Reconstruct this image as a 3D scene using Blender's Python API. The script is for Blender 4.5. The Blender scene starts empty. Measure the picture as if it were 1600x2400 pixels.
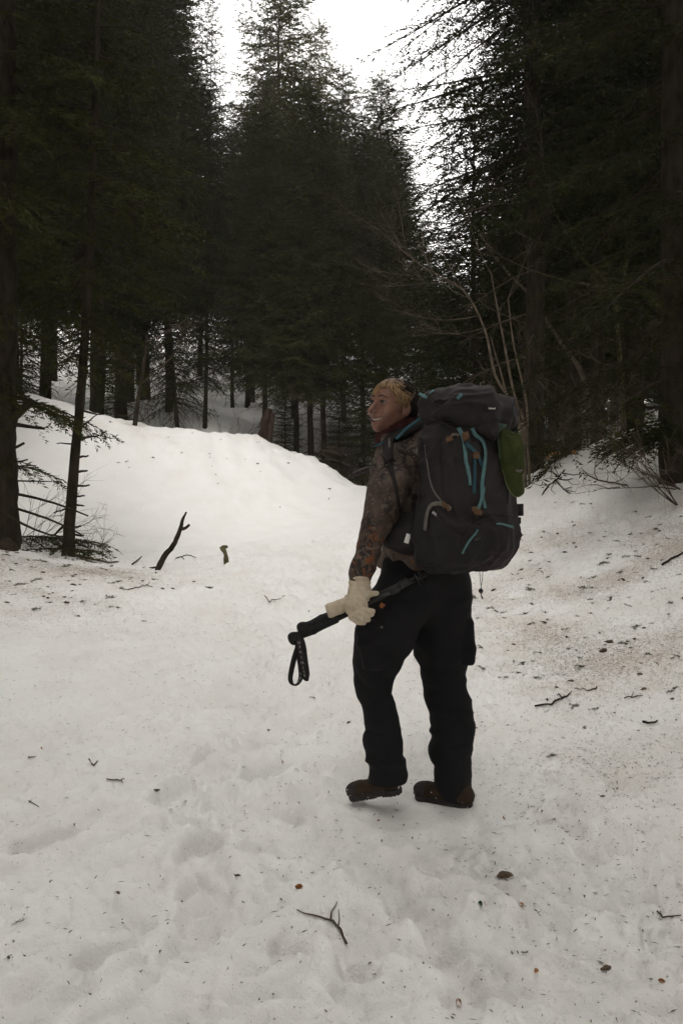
import bpy, math, random
import numpy as np
from mathutils import Vector, Matrix, Quaternion

# ------------------------------------------------------------------ camera, world, sun, exposure
SC = bpy.context.scene
COL = SC.collection
F, CX, CY, CAMZ = 1837.0, 800.0, 1200.0, 1.12      # photo measured at 1600 x 2400
cam_d = bpy.data.cameras.new('camera')
cam = bpy.data.objects.new('camera', cam_d)
COL.objects.link(cam)
cam.location = (0, 0, CAMZ)
cam.rotation_euler = (math.radians(90), 0, 0)
cam_d.sensor_fit = 'VERTICAL'
cam_d.sensor_height = 36.0
cam_d.lens = 36.0 * F / 2400.0
cam_d.clip_start = 0.05
cam_d.clip_end = 2000
SC.camera = cam

SUN_EL, SUN_AZ = math.radians(63), math.radians(172)   # azimuth from +Y towards +X: the bright part of the cloud is high, over the open track
world = bpy.data.worlds.new('World')
SC.world = world
world.use_nodes = True
nt = world.node_tree
bg = nt.nodes['Background']
sky = nt.nodes.new('ShaderNodeTexSky')
sky.sky_type = 'NISHITA'
sky.sun_disc = False
sky.sun_elevation = SUN_EL
sky.sun_rotation = SUN_AZ
sky.air_density = 1.0
sky.dust_density = 6.0
sky.ozone_density = 1.0
hs = nt.nodes.new('ShaderNodeHueSaturation')
hs.inputs['Saturation'].default_value = 0.12
mixo = nt.nodes.new('ShaderNodeMix')                   # overcast: most of the blue sky is behind an even cloud deck
mixo.data_type = 'RGBA'
mixo.inputs[0].default_value = 0.8
mixo.inputs[7].default_value = (11.6, 11.35, 10.9, 1)
nt.links.new(sky.outputs[0], hs.inputs['Color'])
nt.links.new(hs.outputs[0], mixo.inputs[6])
nt.links.new(mixo.outputs[2], bg.inputs['Color'])
bg.inputs['Strength'].default_value = 0.12

sun_d = bpy.data.lights.new('sun', 'SUN')
sun_d.energy = 0.4
sun_d.angle = math.radians(26)
sun_d.color = (1.0, 0.965, 0.92)
sun = bpy.data.objects.new('sun', sun_d)
COL.objects.link(sun)
sd = Vector((math.sin(SUN_AZ) * math.cos(SUN_EL), math.cos(SUN_AZ) * math.cos(SUN_EL), math.sin(SUN_EL)))
sun.rotation_euler = sd.to_track_quat('Z', 'Y').to_euler()

SC.view_settings.view_transform = 'Standard'
SC.view_settings.look = 'None'
SC.view_settings.exposure = 1.16
SC.view_settings.gamma = 1.0
SC.view_settings.use_curve_mapping = False
SC.render.engine = 'CYCLES'
SC.cycles.max_bounces = 6
SC.cycles.diffuse_bounces = 4
SC.cycles.use_denoising = True

# ------------------------------------------------------------------ helpers
rng = np.random.default_rng(11)
random.seed(11)
A = np.array


def W(px, py, Y):
    """a point measured in the photograph, at its real distance Y from the camera"""
    return A([(px - CX) / F * Y, Y, CAMZ - (py - CY) / F * Y], dtype=float)


def unit(v):
    v = np.asarray(v, float)
    return v / (np.linalg.norm(v, axis=-1, keepdims=True) + 1e-12)


def _h(ix, iy, iz, seed):
    n = (ix * 374761393 + iy * 668265263 + iz * 2147483647 + seed * 1274126177) & 0xFFFFFFFF
    n = ((n ^ (n >> 13)) * 1274126177) & 0xFFFFFFFF
    n = (n ^ (n >> 16)) & 0xFFFFFFFF
    return n.astype(np.float64) / 4294967295.0 * 2 - 1


def noise2(x, y, seed=0):
    x = np.asarray(x, float); y = np.asarray(y, float)
    xi = np.floor(x).astype(np.int64); yi = np.floor(y).astype(np.int64)
    fx = x - xi; fy = y - yi
    ux = fx * fx * fx * (fx * (fx * 6 - 15) + 10); uy = fy * fy * fy * (fy * (fy * 6 - 15) + 10)
    z = np.zeros_like(xi)

    def g(dx, dy):
        a = _h(xi + dx, yi + dy, z, seed) * math.pi
        return np.cos(a) * (fx - dx) + np.sin(a) * (fy - dy)
    a = g(0, 0) * (1 - ux) + g(1, 0) * ux
    b = g(0, 1) * (1 - ux) + g(1, 1) * ux
    return (a * (1 - uy) + b * uy) * 1.4


def noise3(p, seed=0):
    p = np.asarray(p, float)
    i = np.floor(p).astype(np.int64); f = p - i
    u = f * f * (3 - 2 * f)
    r = 0
    for dx in (0, 1):
        for dy in (0, 1):
            for dz in (0, 1):
                w = (u[..., 0] if dx else 1 - u[..., 0]) * (u[..., 1] if dy else 1 - u[..., 1]) * (u[..., 2] if dz else 1 - u[..., 2])
                r = r + w * _h(i[..., 0] + dx, i[..., 1] + dy, i[..., 2] + dz, seed)
    return r


def smooth(a, b, x):
    t = np.clip((x - a) / (b - a), 0, 1)
    return t * t * (3 - 2 * t)


class MB:
    """collects vertices and faces of one mesh object"""
    def __init__(s):
        s.V = []; s.Fc = []; s.n = 0; s.mi = []

    def add(s, V, faces, mi=0):
        V = np.asarray(V, float).reshape(-1, 3)
        s.V.append(V)
        if not isinstance(faces, list) or (len(faces) and np.ndim(faces[0]) == 1):
            faces = [faces]
        for f in faces:
            f = np.asarray(f, np.int64)
            if f.size:
                s.Fc.append(f + s.n); s.mi.append(mi)
        s.n += len(V)

    def tube(s, pts, rad, n=6, cap=True, mi=0):
        V, q, t = tube(pts, rad, n, cap)
        s.add(V, [q, t], mi)

    def mesh(s, name, mats, shade=True):
        V = np.concatenate(s.V) if s.V else np.zeros((0, 3))
        me = bpy.data.meshes.new(name)
        me.vertices.add(len(V)); me.vertices.foreach_set('co', V.astype(np.float32).ravel())
        loops = np.concatenate([f.ravel() for f in s.Fc]).astype(np.int32)
        tot = np.concatenate([np.full(len(f), f.shape[1], np.int32) for f in s.Fc])
        mi = np.concatenate([np.full(len(f), m, np.int32) for f, m in zip(s.Fc, s.mi)])
        start = np.concatenate([[0], np.cumsum(tot)[:-1]]).astype(np.int32)
        me.loops.add(len(loops)); me.loops.foreach_set('vertex_index', loops)
        me.polygons.add(len(tot)); me.polygons.foreach_set('loop_start', start); me.polygons.foreach_set('loop_total', tot)
        me.polygons.foreach_set('material_index', mi)
        me.polygons.foreach_set('use_smooth', np.full(len(tot), bool(shade)))
        for m in (mats if isinstance(mats, (list, tuple)) else [mats]):
            me.materials.append(m)
        me.update(calc_edges=True)
        return me

    def build(s, name, mats, parent=None, shade=True):
        if parent is not None and s.V:
            s.V[0] = s.V[0]
            off = A(world_loc(parent))
            s.V = [v - off for v in s.V]
        return link(name, s.mesh(name, mats, shade), parent)


def world_loc(o):
    l = Vector(o.location)
    while o.parent is not None:
        o = o.parent; l = l + Vector(o.location)
    return l


def link(name, me, parent=None):
    o = bpy.data.objects.new(name, me)
    COL.objects.link(o)
    if parent is not None:
        o.parent = parent
    return o


def tag(o, label, cat=None, group=None, kind=None):
    if label: o['label'] = label
    if cat: o['category'] = cat
    if group: o['group'] = group
    if kind: o['kind'] = kind
    return o


def thing(name, label, cat, loc=(0, 0, 0), group=None):
    o = bpy.data.objects.new(name, None)
    COL.objects.link(o)
    o.empty_display_size = 0.2
    o.location = [float(c) for c in loc]
    return tag(o, label, cat, group)


def tube(pts, rad, n=6, cap=True):
    pts = np.asarray(pts, float); m = len(pts)
    rad = np.broadcast_to(np.asarray(rad, float), (m,))
    T = unit(np.gradient(pts, axis=0))
    ref = A([0, 0, 1.0]) if abs(T[0][2]) < 0.9 else A([1.0, 0, 0])
    u = unit(np.cross(T[0], ref)); U = []
    for i in range(m):
        u = unit(u - T[i] * np.dot(u, T[i])); U.append(u)
    U = A(U); B = np.cross(T, U)
    a = np.arange(n) / n * 2 * math.pi
    V = pts[:, None] + rad[:, None, None] * (np.cos(a)[None, :, None] * U[:, None] + np.sin(a)[None, :, None] * B[:, None])
    V = V.reshape(-1, 3)
    i, j = np.meshgrid(np.arange(m - 1), np.arange(n), indexing='ij')
    i = i.ravel(); j = j.ravel(); k = (j + 1) % n
    q = np.stack([i * n + j, i * n + k, (i + 1) * n + k, (i + 1) * n + j], 1)
    t = np.zeros((0, 3), int)
    if cap:
        V = np.vstack([V, pts[:1], pts[-1:]])
        jj = np.arange(n); kk = (jj + 1) % n
        t = np.vstack([np.stack([np.full(n, m * n), kk, jj], 1), np.stack([np.full(n, m * n + 1), (m - 1) * n + jj, (m - 1) * n + kk], 1)])
    return V, q, t


def bezier(pts, n):
    """smooth curve through points (Catmull-Rom)"""
    p = np.asarray(pts, float)
    if len(p) < 3:
        t = np.linspace(0, 1, n)[:, None]
        return p[0] * (1 - t) + p[-1] * t
    p = np.vstack([2 * p[0] - p[1], p, 2 * p[-1] - p[-2]])
    u = np.linspace(0, len(p) - 3 - 1e-9, n); i = u.astype(int); f = (u - i)[:, None]
    a, b, c, d = p[i], p[i + 1], p[i + 2], p[i + 3]
    return 0.5 * (2 * b + (c - a) * f + (2 * a - 5 * b + 4 * c - d) * f ** 2 + (3 * b - a - 3 * c + d) * f ** 3)


# ------------------------------------------------------------------ materials
def mat(name, col, rough=0.8, var=None, scale=8.0, detail=3.0, bump=0.0, bscale=40.0, rnd=False, spec=0.3, metallic=0.0, stretch=None):
    m = bpy.data.materials.new(name); m.use_nodes = True
    n = m.node_tree.nodes; L = m.node_tree.links
    b = n['Principled BSDF']
    b.inputs['Roughness'].default_value = rough
    b.inputs['Specular IOR Level'].default_value = spec
    b.inputs['Metallic'].default_value = metallic
    b.inputs['Base Color'].default_value = (*col, 1)
    tc = n.new('ShaderNodeTexCoord')
    src = tc.outputs['Object']
    if stretch:
        mp = n.new('ShaderNodeMapping'); mp.inputs['Scale'].default_value = stretch
        L.new(src, mp.inputs['Vector']); src = mp.outputs[0]
    if var:
        tx = n.new('ShaderNodeTexNoise'); tx.inputs['Scale'].default_value = scale; tx.inputs['Detail'].default_value = detail
        L.new(src, tx.inputs['Vector'])
        r = n.new('ShaderNodeValToRGB'); r.color_ramp.elements[0].position = 0.33; r.color_ramp.elements[1].position = 0.67
        r.color_ramp.elements[0].color = (*col, 1); r.color_ramp.elements[1].color = (*var, 1)
        fac = tx.outputs['Fac']
        if rnd:
            oi = n.new('ShaderNodeObjectInfo'); ma = n.new('ShaderNodeMath'); ma.operation = 'MULTIPLY_ADD'
            ma.inputs[1].default_value = 0.35; L.new(oi.outputs['Random'], ma.inputs[0]); L.new(fac, ma.inputs[2])
            sb = n.new('ShaderNodeMath'); sb.operation = 'SUBTRACT'; sb.inputs[1].default_value = 0.175
            L.new(ma.outputs[0], sb.inputs[0]); fac = sb.outputs[0]
        L.new(fac, r.inputs[0]); L.new(r.outputs[0], b.inputs['Base Color'])
    if bump:
        t2 = n.new('ShaderNodeTexNoise'); t2.inputs['Scale'].default_value = bscale; t2.inputs['Detail'].default_value = 4
        L.new(src, t2.inputs['Vector'])
        bp = n.new('ShaderNodeBump'); bp.inputs['Strength'].default_value = bump; bp.inputs['Distance'].default_value = 0.02
        L.new(t2.outputs['Fac'], bp.inputs['Height']); L.new(bp.outputs[0], b.inputs['Normal'])
    return m


M = {}
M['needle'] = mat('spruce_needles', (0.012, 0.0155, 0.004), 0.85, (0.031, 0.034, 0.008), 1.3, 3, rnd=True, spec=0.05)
M['needle_far'] = mat('hazed_needles', (0.027, 0.030, 0.010), 0.85, (0.054, 0.056, 0.018), 1.0, 3, rnd=True, spec=0.05)  # paler, warmer needles for far spruces: haze put into the colour
M['bark'] = mat('spruce_bark', (0.015, 0.011, 0.0075), 0.9, (0.040, 0.030, 0.021), 14, 5, bump=0.9, bscale=22, spec=0.05, stretch=(1, 1, 0.35))
M['deadwood'] = mat('dead_twigs', (0.055, 0.038, 0.027), 0.9, (0.11, 0.08, 0.058), 6, 4, spec=0.15)
M['beech'] = mat('pale_beech_bark', (0.060, 0.045, 0.031), 0.85, (0.145, 0.112, 0.078), 9, 5, bump=0.4, bscale=40, spec=0.2)
M['beech_twig'] = mat('beech_twigs', (0.060, 0.044, 0.031), 0.85, (0.115, 0.087, 0.062), 9, 3, spec=0.2)
M['moss'] = mat('mossy_dead_bark', (0.05, 0.045, 0.022), 0.95, (0.12, 0.10, 0.05), 25, 4, bump=0.8, bscale=40, spec=0.1)
M['snagred'] = mat('rotten_red_wood', (0.019, 0.011, 0.008), 0.9, (0.046, 0.028, 0.021), 18, 4, bump=0.7, bscale=30, spec=0.1, stretch=(1, 1, 0.3))
M['snagpale'] = mat('bare_pale_wood', (0.05, 0.043, 0.036), 0.9, (0.09, 0.08, 0.068), 25, 4, bump=0.5, bscale=40, spec=0.1, stretch=(1, 1, 0.25))
M['litter'] = mat('needle_litter', (0.055, 0.042, 0.028), 0.9, (0.13, 0.095, 0.06), 7, 3)
M['tuft'] = mat('green_spruce_sprig', (0.035, 0.042, 0.018), 0.9, (0.085, 0.085, 0.042), 60, 3, rnd=True)
M['tuft2'] = mat('brown_debris', (0.05, 0.034, 0.022), 0.9, (0.11, 0.075, 0.048), 60, 3, rnd=True)
M['leaf'] = mat('dry_beech_leaf', (0.30, 0.115, 0.035), 0.7, (0.42, 0.20, 0.07), 30, 3, rnd=True)
M['greenleaf'] = mat('green_leaf', (0.03, 0.075, 0.03), 0.6, (0.05, 0.10, 0.04), 30, 3)
# ------------------------------------------------------------------ snow terrain
CP = []                                              # world control points (x, y, z)
for px, py, Y in [
    # foreground and track
    (800, 2400, 1.71), (200, 2400, 1.72), (1500, 2400, 1.72), (800, 1890, 2.98), (100, 1880, 3.0), (1500, 1880, 2.95),
    (0, 1500, 5.0), (250, 1500, 5.3), (500, 1500, 5.45), (800, 1500, 5.55), (1100, 1500, 5.45), (1500, 1490, 5.2),
    (150, 1400, 6.6), (600, 1395, 7.0), (900, 1390, 7.1), (1150, 1395, 6.9), (1500, 1390, 6.1),
    # near mound crest on the left
    (-60, 1275, 7.9), (0, 1285, 8.0), (100, 1306, 8.2), (270, 1326, 8.6), (400, 1328, 8.9), (550, 1312, 9.2), (690, 1275, 9.8), (800, 1245, 10.4),
    # hollow behind it, then the smooth bank
    (-60, 1265, 10.2), (100, 1285, 10.4), (300, 1292, 10.7), (500, 1285, 11.0), (680, 1258, 11.5),
    (0, 1120, 12.7), (100, 1100, 13.0), (300, 1150, 13.0), (500, 1150, 13.6), (650, 1175, 14.0), (780, 1190, 14.0), (850, 1198, 13.0),
    (-80, 920, 15.0), (40, 932, 15.0), (180, 950, 15.0), (300, 990, 15.3), (380, 1004, 15.6), (444, 1018, 16.4), (520, 1030, 17.0), (571, 1016, 17.2), (610, 1022, 17.2),
    (650, 1053, 17.0), (731, 1074, 17.0), (788, 1114, 17.0), (858, 1150, 17.0), (960, 1150, 17.0), (1080, 1140, 16.0),
    # right-hand bank
    (1240, 1300, 8.0), (1500, 1300, 6.9), (1640, 1300, 6.4), (1250, 1200, 9.4), (1500, 1200, 8.2), (1640, 1195, 7.5), (1228, 1136, 10.7),
    (1300, 1096, 10.4), (1400, 1050, 10.0), (1500, 1003, 10.0), (1640, 985, 9.8),
    # hillside in the forest
    (480, 985, 20.0), (540, 970, 22.0), (700, 990, 22.0), (480, 905, 26.0), (700, 945, 26.0), (830, 955, 27.0), (380, 830, 28.0), (250, 830, 28.0), (0, 860, 24.0),
    (960, 1000, 26.0), (1150, 1040, 25.0), (1300, 1000, 22.0), (1500, 950, 20.0)]:
    CP.append(W(px, py, Y))
for px, py, Y, dz in [(180, 950, 17.5, -0.5), (300, 990, 17.5, -0.6), (400, 1015, 18.0, -0.75), (571, 1016, 18.9, -0.65), (650, 1053, 18.6, -0.5), (731, 1074, 18.6, -0.6), (788, 1114, 18.6, -0.4), (858, 1150, 19, 0.1)]:
    p = W(px, py, Y - 1.7); p[1] = Y; p[2] += dz
    CP.append(p)
CP += [A(p, float) for p in [
    (0, 0, -0.06), (-2.5, 0.3, -0.02), (2.5, 0.3, 0.0), (0, -6, -0.4), (-6, -2, 0.2), (6, -2, 0.3), (-6, 4, 0.7), (6.5, 4, 1.3), (-8, 8, 1.2), (8, 8, 2.3),
    (1.6, 13, 1.45), (3.6, 13, 1.95), (6, 13, 2.4), (9, 14, 3.0), (-14, 14, 3.6), (-12, 24, 6.4), (-16, 40, 10.5), (0, 40, 9.0), (12, 40, 6.8), (14, 24, 4.5),
    (-40, 0, 4), (40, 0, 5), (-40, 40, 12), (40, 40, 9), (0, -40, -3), (-40, -40, 0), (40, -40, 2), (0, 75, 13), (-45, 80, 17), (45, 80, 13)]]
CP = A(CP)


def _tps_k(r2):
    return 0.5 * r2 * np.log(r2 + 1e-9)


def _tps_fit(C, lam=0.002):
    n = len(C)
    d2 = ((C[:, None, :2] - C[None, :, :2]) ** 2).sum(-1)
    K = _tps_k(d2) + lam * np.eye(n) * 5
    Pm = np.hstack([np.ones((n, 1)), C[:, :2]])
    L = np.zeros((n + 3, n + 3)); L[:n, :n] = K; L[:n, n:] = Pm; L[n:, :n] = Pm.T
    return np.linalg.solve(L, np.concatenate([C[:, 2], np.zeros(3)]))


_tw = _tps_fit(CP)


def base_z(x, y):
    x = np.asarray(x, float); y = np.asarray(y, float)
    sh = x.shape; x = x.ravel(); y = y.ravel()
    r = np.sqrt(x * x + y * y); k = np.minimum(1, 85 / np.maximum(r, 1e-6))
    xx = x * k; yy = y * k
    out = np.empty_like(x)
    for s in range(0, len(x), 60000):
        a, b = xx[s:s + 60000], yy[s:s + 60000]
        d2 = (a[:, None] - CP[None, :, 0]) ** 2 + (b[:, None] - CP[None, :, 1]) ** 2
        out[s:s + 60000] = _tps_k(d2) @ _tw[:-3] + _tw[-3] + _tw[-2] * a + _tw[-1] * b
    out += np.maximum(r - 85, 0) * 0.10
    return out.reshape(sh)


PRINTS = []                                         # footprints: x, y, heading, depth


def _ray_flat(px, py):
    Y = np.linspace(0.8, 30, 3000)
    x = (px - CX) / F * Y; z = CAMZ - (py - CY) / F * Y
    g = base_z(x, Y)
    i = int(np.argmax(z < g))
    return x[i], Y[i]


for px, py, hd, dp in [(415, 1860, .5, .075), (440, 1905, .3, .05), (625, 1790, .6, .07), (600, 1730, .5, .05), (500, 1800, .4, .035), (700, 1690, .5, .03),
                       (100, 1975, .9, .06), (480, 2080, .1, .05), (470, 1990, .1, .05), (490, 2160, .15, .045), (650, 1370, .5, .04), (690, 1345, .5, .05), (590, 1420, .5, .045),
                       (560, 1460, .5, .04), (540, 1545, .5, .035), (470, 1600, .5, .03), (660, 1560, .4, .03), (735, 1320, .6, .04), (760, 1295, .6, .035), (800, 1270, .6, .03),
                       (640, 2280, .3, .04), (120, 2320, .5, .04), (880, 2050, -.3, .03), (990, 2150, -.5, .04), (1100, 2260, -.5, .045), (1300, 2010, -.4, .03), (870, 2330, -.4, .035),
                       (300, 2200, .5, .03), (170, 1700, .6, .02), (720, 1930, .2, .03), (1180, 1960, -.3, .02), (1450, 1240, .2, .05), (1560, 1590, .2, .05), (760, 1600, .3, .025), (620, 1640, .5, .04), (840, 2200, -.2, .03)]:
    x, y = _ray_flat(px, py)
    PRINTS.append((x, y, hd, dp))


def detail_z(x, y):
    r = np.hypot(x, y)
    path = np.exp(-((x + 0.1 + 0.03 * y) / (1.4 + 0.05 * y)) ** 2)
    tr = 1.0 * (0.45 + 0.55 * path) * (1 - smooth(9, 13, y)) + 0.08
    wx = x + 0.12 * noise2(x * 2.1, y * 2.1, 5); wy = y + 0.12 * noise2(x * 2.1 + 9, y * 2.1, 6)
    z = 0.030 * noise2(wx * 0.7, wy * 0.7, 1) * (0.4 + tr)
    c, s = math.cos(.55), math.sin(.55)
    ax = (wx * c + wy * s); ay = (-wx * s + wy * c)
    z += tr * (-0.030 * np.abs(noise2(ax * 2.6, ay * 4.0, 2)))
    z += tr * (-0.034 * np.abs(noise2(ax * 6.3 + 3, ay * 8.5, 3)))
    z += tr * 0.012 * noise2(wx * 17, wy * 17, 4)
    n1 = noise2(ax * 4.2 + 7, ay * 6.0, 9); z += tr * 0.022 * smooth(-.05, .10, n1)
    n2 = noise2(ax * 9.5, ay * 13 + 4, 10); z += tr * 0.014 * smooth(0.0, .13, n2)
    z -= tr * 0.016 * np.abs(noise2(wx * 13, wy * 15, 11))
    z += 0.003 * noise2(x * 31, y * 31, 8) * (1 - smooth(8, 12, y))
    # far banks: gentle lumps, crumbly crest
    far = smooth(11, 15, y)
    z += far * (0.09 * noise2(x * 0.9, y * 0.9, 12) + 0.05 * noise2(x * 2.7, y * 2.7, 13) - 0.07 * np.abs(noise2(x * 4.5, y * 3.1, 16)) * (.3 + noise2(x * .6, y * .6, 17).clip(0)))
    cr = np.exp(-((y - 17.2) / 1.2) ** 2) * smooth(-7, -4, x)
    z += cr * (0.10 * noise2(x * 2.2, y * 1.1, 14) + 0.08 * np.abs(noise2(x * 5.2, y * 2.2, 15)))
    for fx, fy, hd, dp in PRINTS:
        dx = x - fx; dy = y - fy
        m = (np.abs(dx) < .6) & (np.abs(dy) < .6)
        if not m.any():
            continue
        dx = dx[m]; dy = dy[m]
        u = dx * math.sin(hd) + dy * math.cos(hd); v = dx * math.cos(hd) - dy * math.sin(hd)
        q = np.sqrt((u / 0.17) ** 2 + (v / 0.085) ** 2) + 0.22 * noise2(dx * 9 + fx, dy * 9 + fy, 20)
        z[m] += -dp * .75 * (1 - smooth(0.78, 1.08, q)) + dp * 0.22 * np.exp(-((q - 1.3) / 0.22) ** 2)
    # two shallow sledge grooves at the lower right
    for (p0, p1, dp, w) in GROOVES:
        d = p1 - p0; L2 = (d ** 2).sum()
        t = np.clip(((x - p0[0]) * d[0] + (y - p0[1]) * d[1]) / L2, 0, 1)
        dist = np.hypot(x - p0[0] - t * d[0], y - p0[1] - t * d[1]) + 0.03 * noise2(x * 5, y * 5, 31)
        z -= dp * (1 - smooth(0.3 * w, w, dist)) * (1 - smooth(.9, 1.0, t))
    # the snow is pressed flat round the planted boot and scooped under the lifted one
    return z


GROOVES = []
for a, b, dp, w in [((1320, 1880), (1545, 2260), .03, .07), ((1400, 1900), (1600, 2200), .015, .05), ((490, 1930), (470, 2230), .016, .07), ((900, 2030), (1130, 2390), .025, .08), ((560, 1900), (745, 1330), .030, .20), ((690, 1900), (800, 1330), .020, .16), ((440, 1960), (640, 1400), .015, .12)]:
    GROOVES.append((A(_ray_flat(*a)), A(_ray_flat(*b)), dp, w))

BOOT_PAD = [(0.37, 3.03, 0.30, 0.0), (0.15, 2.97, 0.27, 0.0)]     # x, y, radius, z wanted


def ground_z(x, y):
    x = np.atleast_1d(np.asarray(x, float)); y = np.atleast_1d(np.asarray(y, float))
    x, y = np.broadcast_arrays(x, y); x = x.copy(); y = y.copy()
    z = base_z(x, y) + detail_z(x, y)
    for bx, by, br, bz in BOOT_PAD:
        w = np.exp(-(((x - bx) ** 2 + (y - by) ** 2) / br ** 2) ** 1.5)
        z = z * (1 - 0.85 * w) + (bz + 0.006 * noise2(x * 14, y * 14, 41)) * 0.85 * w
    return z


def gz(x, y):
    return float(ground_z(x, y)[0])


def dirt_at(x, y):
    d = 1.15 * np.exp(-(((x + 3.4) / 1.9) ** 2 + ((y - 7.4) / 1.7) ** 2))
    d += 0.85 * np.exp(-(((x - 2.4) / 1.25) ** 2 + ((y - 6.2) / 2.0) ** 2))
    d += 0.50 * np.exp(-(((x - 1.9) / 1.1) ** 2 + ((y - 3.9) / 1.5) ** 2))
    d += 0.55 * np.exp(-(((x - 3.6) / 1.6) ** 2 + ((y - 8.6) / 1.5) ** 2))
    d += 0.55 * np.exp(-((y - 17.4) / 0.75) ** 2) * smooth(-5, -3.5, x) * (1 - smooth(2, 3, x))
    d += 0.75 * np.exp(-((y - 15.2) / 1.0) ** 2) * (1 + noise2(x * 1.3, y * 1.3, 93)) * (1 - smooth(-4, -2.5, x))
    d += 0.25 * smooth(18.2, 21, y)
    d *= (0.62 + 1.1 * (noise2(x * 1.1 + 3, y * 1.1, 90)).clip(-.45, .6))
    d += 0.09 * (1 - smooth(9, 11, y)) + 0.14 * smooth(-0.3, 1.0, x) * (1 - smooth(7, 10, y))
    return d


ang_f = np.radians(np.linspace(-44, 44, 590))
ang_b = np.radians(np.concatenate([np.linspace(44, 316, 60)[1:-1]]))
ang = np.concatenate([ang_f, ang_b])
rad = np.concatenate([[0.25, 0.5, 0.7], np.geomspace(1.1, 12, 360), np.geomspace(12, 40, 110)[1:], np.geomspace(40, 150, 30)[1:]])
AA, RR = np.meshgrid(ang, rad)
gx = RR * np.sin(AA); gy = RR * np.cos(AA)
gzv = ground_z(gx.ravel(), gy.ravel())
b = MB()
na, nr = len(ang), len(rad)
V = np.stack([gx.ravel(), gy.ravel(), gzv], 1)
i, j = np.meshgrid(np.arange(nr - 1), np.arange(na), indexing='ij')
i = i.ravel(); j = j.ravel(); k = (j + 1) % na
q = np.stack([i * na + j, (i + 1) * na + j, (i + 1) * na + k, i * na + k], 1)[:, ::-1]
V = np.vstack([V, [[0, 0, gz(0, 0)]]])
jj = np.arange(na)
t = np.stack([np.full(na, nr * na), (jj + 1) % na, jj], 1)
b.add(V, [q, t])


def snow_material():
    m = bpy.data.materials.new('old_snow'); m.use_nodes = True
    n = m.node_tree.nodes; L = m.node_tree.links
    bs = n['Principled BSDF']
    bs.inputs['Roughness'].default_value = 0.65
    bs.inputs['Specular IOR Level'].default_value = 0.25
    tc = n.new('ShaderNodeTexCoord'); at = n.new('ShaderNodeAttribute'); at.attribute_name = 'dirt'

    def noise(scale, detail=3, rough=.5):
        t = n.new('ShaderNodeTexNoise'); t.inputs['Scale'].default_value = scale; t.inputs['Detail'].default_value = detail
        t.inputs['Roughness'].default_value = rough
        L.new(tc.outputs['Object'], t.inputs['Vector']); return t.outputs['Fac']

    def math_(op, a, b_=None, c=None, clamp=False):
        x = n.new('ShaderNodeMath'); x.operation = op; x.use_clamp = clamp
        for s, v in zip(x.inputs, (a, b_, c)):
            if v is None: continue
            if isinstance(v, (int, float)): s.default_value = v
            else: L.new(v, s)
        return x.outputs[0]

    def mixc(f, a, b_):
        x = n.new('ShaderNodeMix'); x.data_type = 'RGBA'
        if isinstance(f, float): x.inputs[0].default_value = f
        else: L.new(f, x.inputs[0])
        for s, v in ((x.inputs[6], a), (x.inputs[7], b_)):
            if isinstance(v, tuple): s.default_value = (*v, 1)
            else: L.new(v, s)
        return x.outputs[2]
    dirt = at.outputs['Fac']
    # broad stain of dust and pollen
    st = math_('MULTIPLY', math_('SUBTRACT', noise(2.3, 5, .62), 0.36), 3.0, clamp=True)
    stf = math_('MULTIPLY', st, math_('MULTIPLY_ADD', dirt, 0.75, 0.20), clamp=True)
    col = mixc(stf, (0.86, 0.845, 0.82), (0.64, 0.575, 0.505))
    # fine brown grime
    g = math_('MULTIPLY', math_('SUBTRACT', noise(38, 4, .65), math_('MULTIPLY_ADD', dirt, -0.22, 0.63)), 7.0, clamp=True)
    col = mixc(math_('MULTIPLY', g, 0.36), col, (0.30, 0.235, 0.17))
    # needle crumbs
    s1 = math_('MULTIPLY', math_('SUBTRACT', noise(95, 2, .5), math_('MULTIPLY_ADD', dirt, -0.14, 0.72)), 20.0, clamp=True)
    col = mixc(math_('MULTIPLY', s1, 0.85), col, (0.07, 0.052, 0.035))
    L.new(col, bs.inputs['Base Color'])
    bp = n.new('ShaderNodeBump'); bp.inputs['Strength'].default_value = 0.7; bp.inputs['Distance'].default_value = 0.018
    hh = math_('ADD', noise(26, 6, .68), math_('MULTIPLY', noise(140, 3, .7), 0.45))
    L.new(hh, bp.inputs['Height']); L.new(bp.outputs[0], bs.inputs['Normal'])
    return m


M['snow'] = snow_material()
ground = b.build('snow_ground', M['snow'])
tag(ground, 'snowy ground with trampled track and banks', kind='structure')
at = ground.data.attributes.new('dirt', 'FLOAT', 'POINT')
dv = dirt_at(V[:, 0], V[:, 1]); at.data.foreach_set('value', np.clip(dv, 0, 1.4).astype(np.float32))


def hit(px, py, lo=1.0, hi=35.0):
    """where the view through a measured point meets the snow"""
    Y = np.geomspace(lo, hi, 2600)
    x = (px - CX) / F * Y; z = CAMZ - (py - CY) / F * Y
    g = ground_z(x, Y)
    i = int(np.argmax(z < g))
    return A([x[i], Y[i], g[i]])


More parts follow.
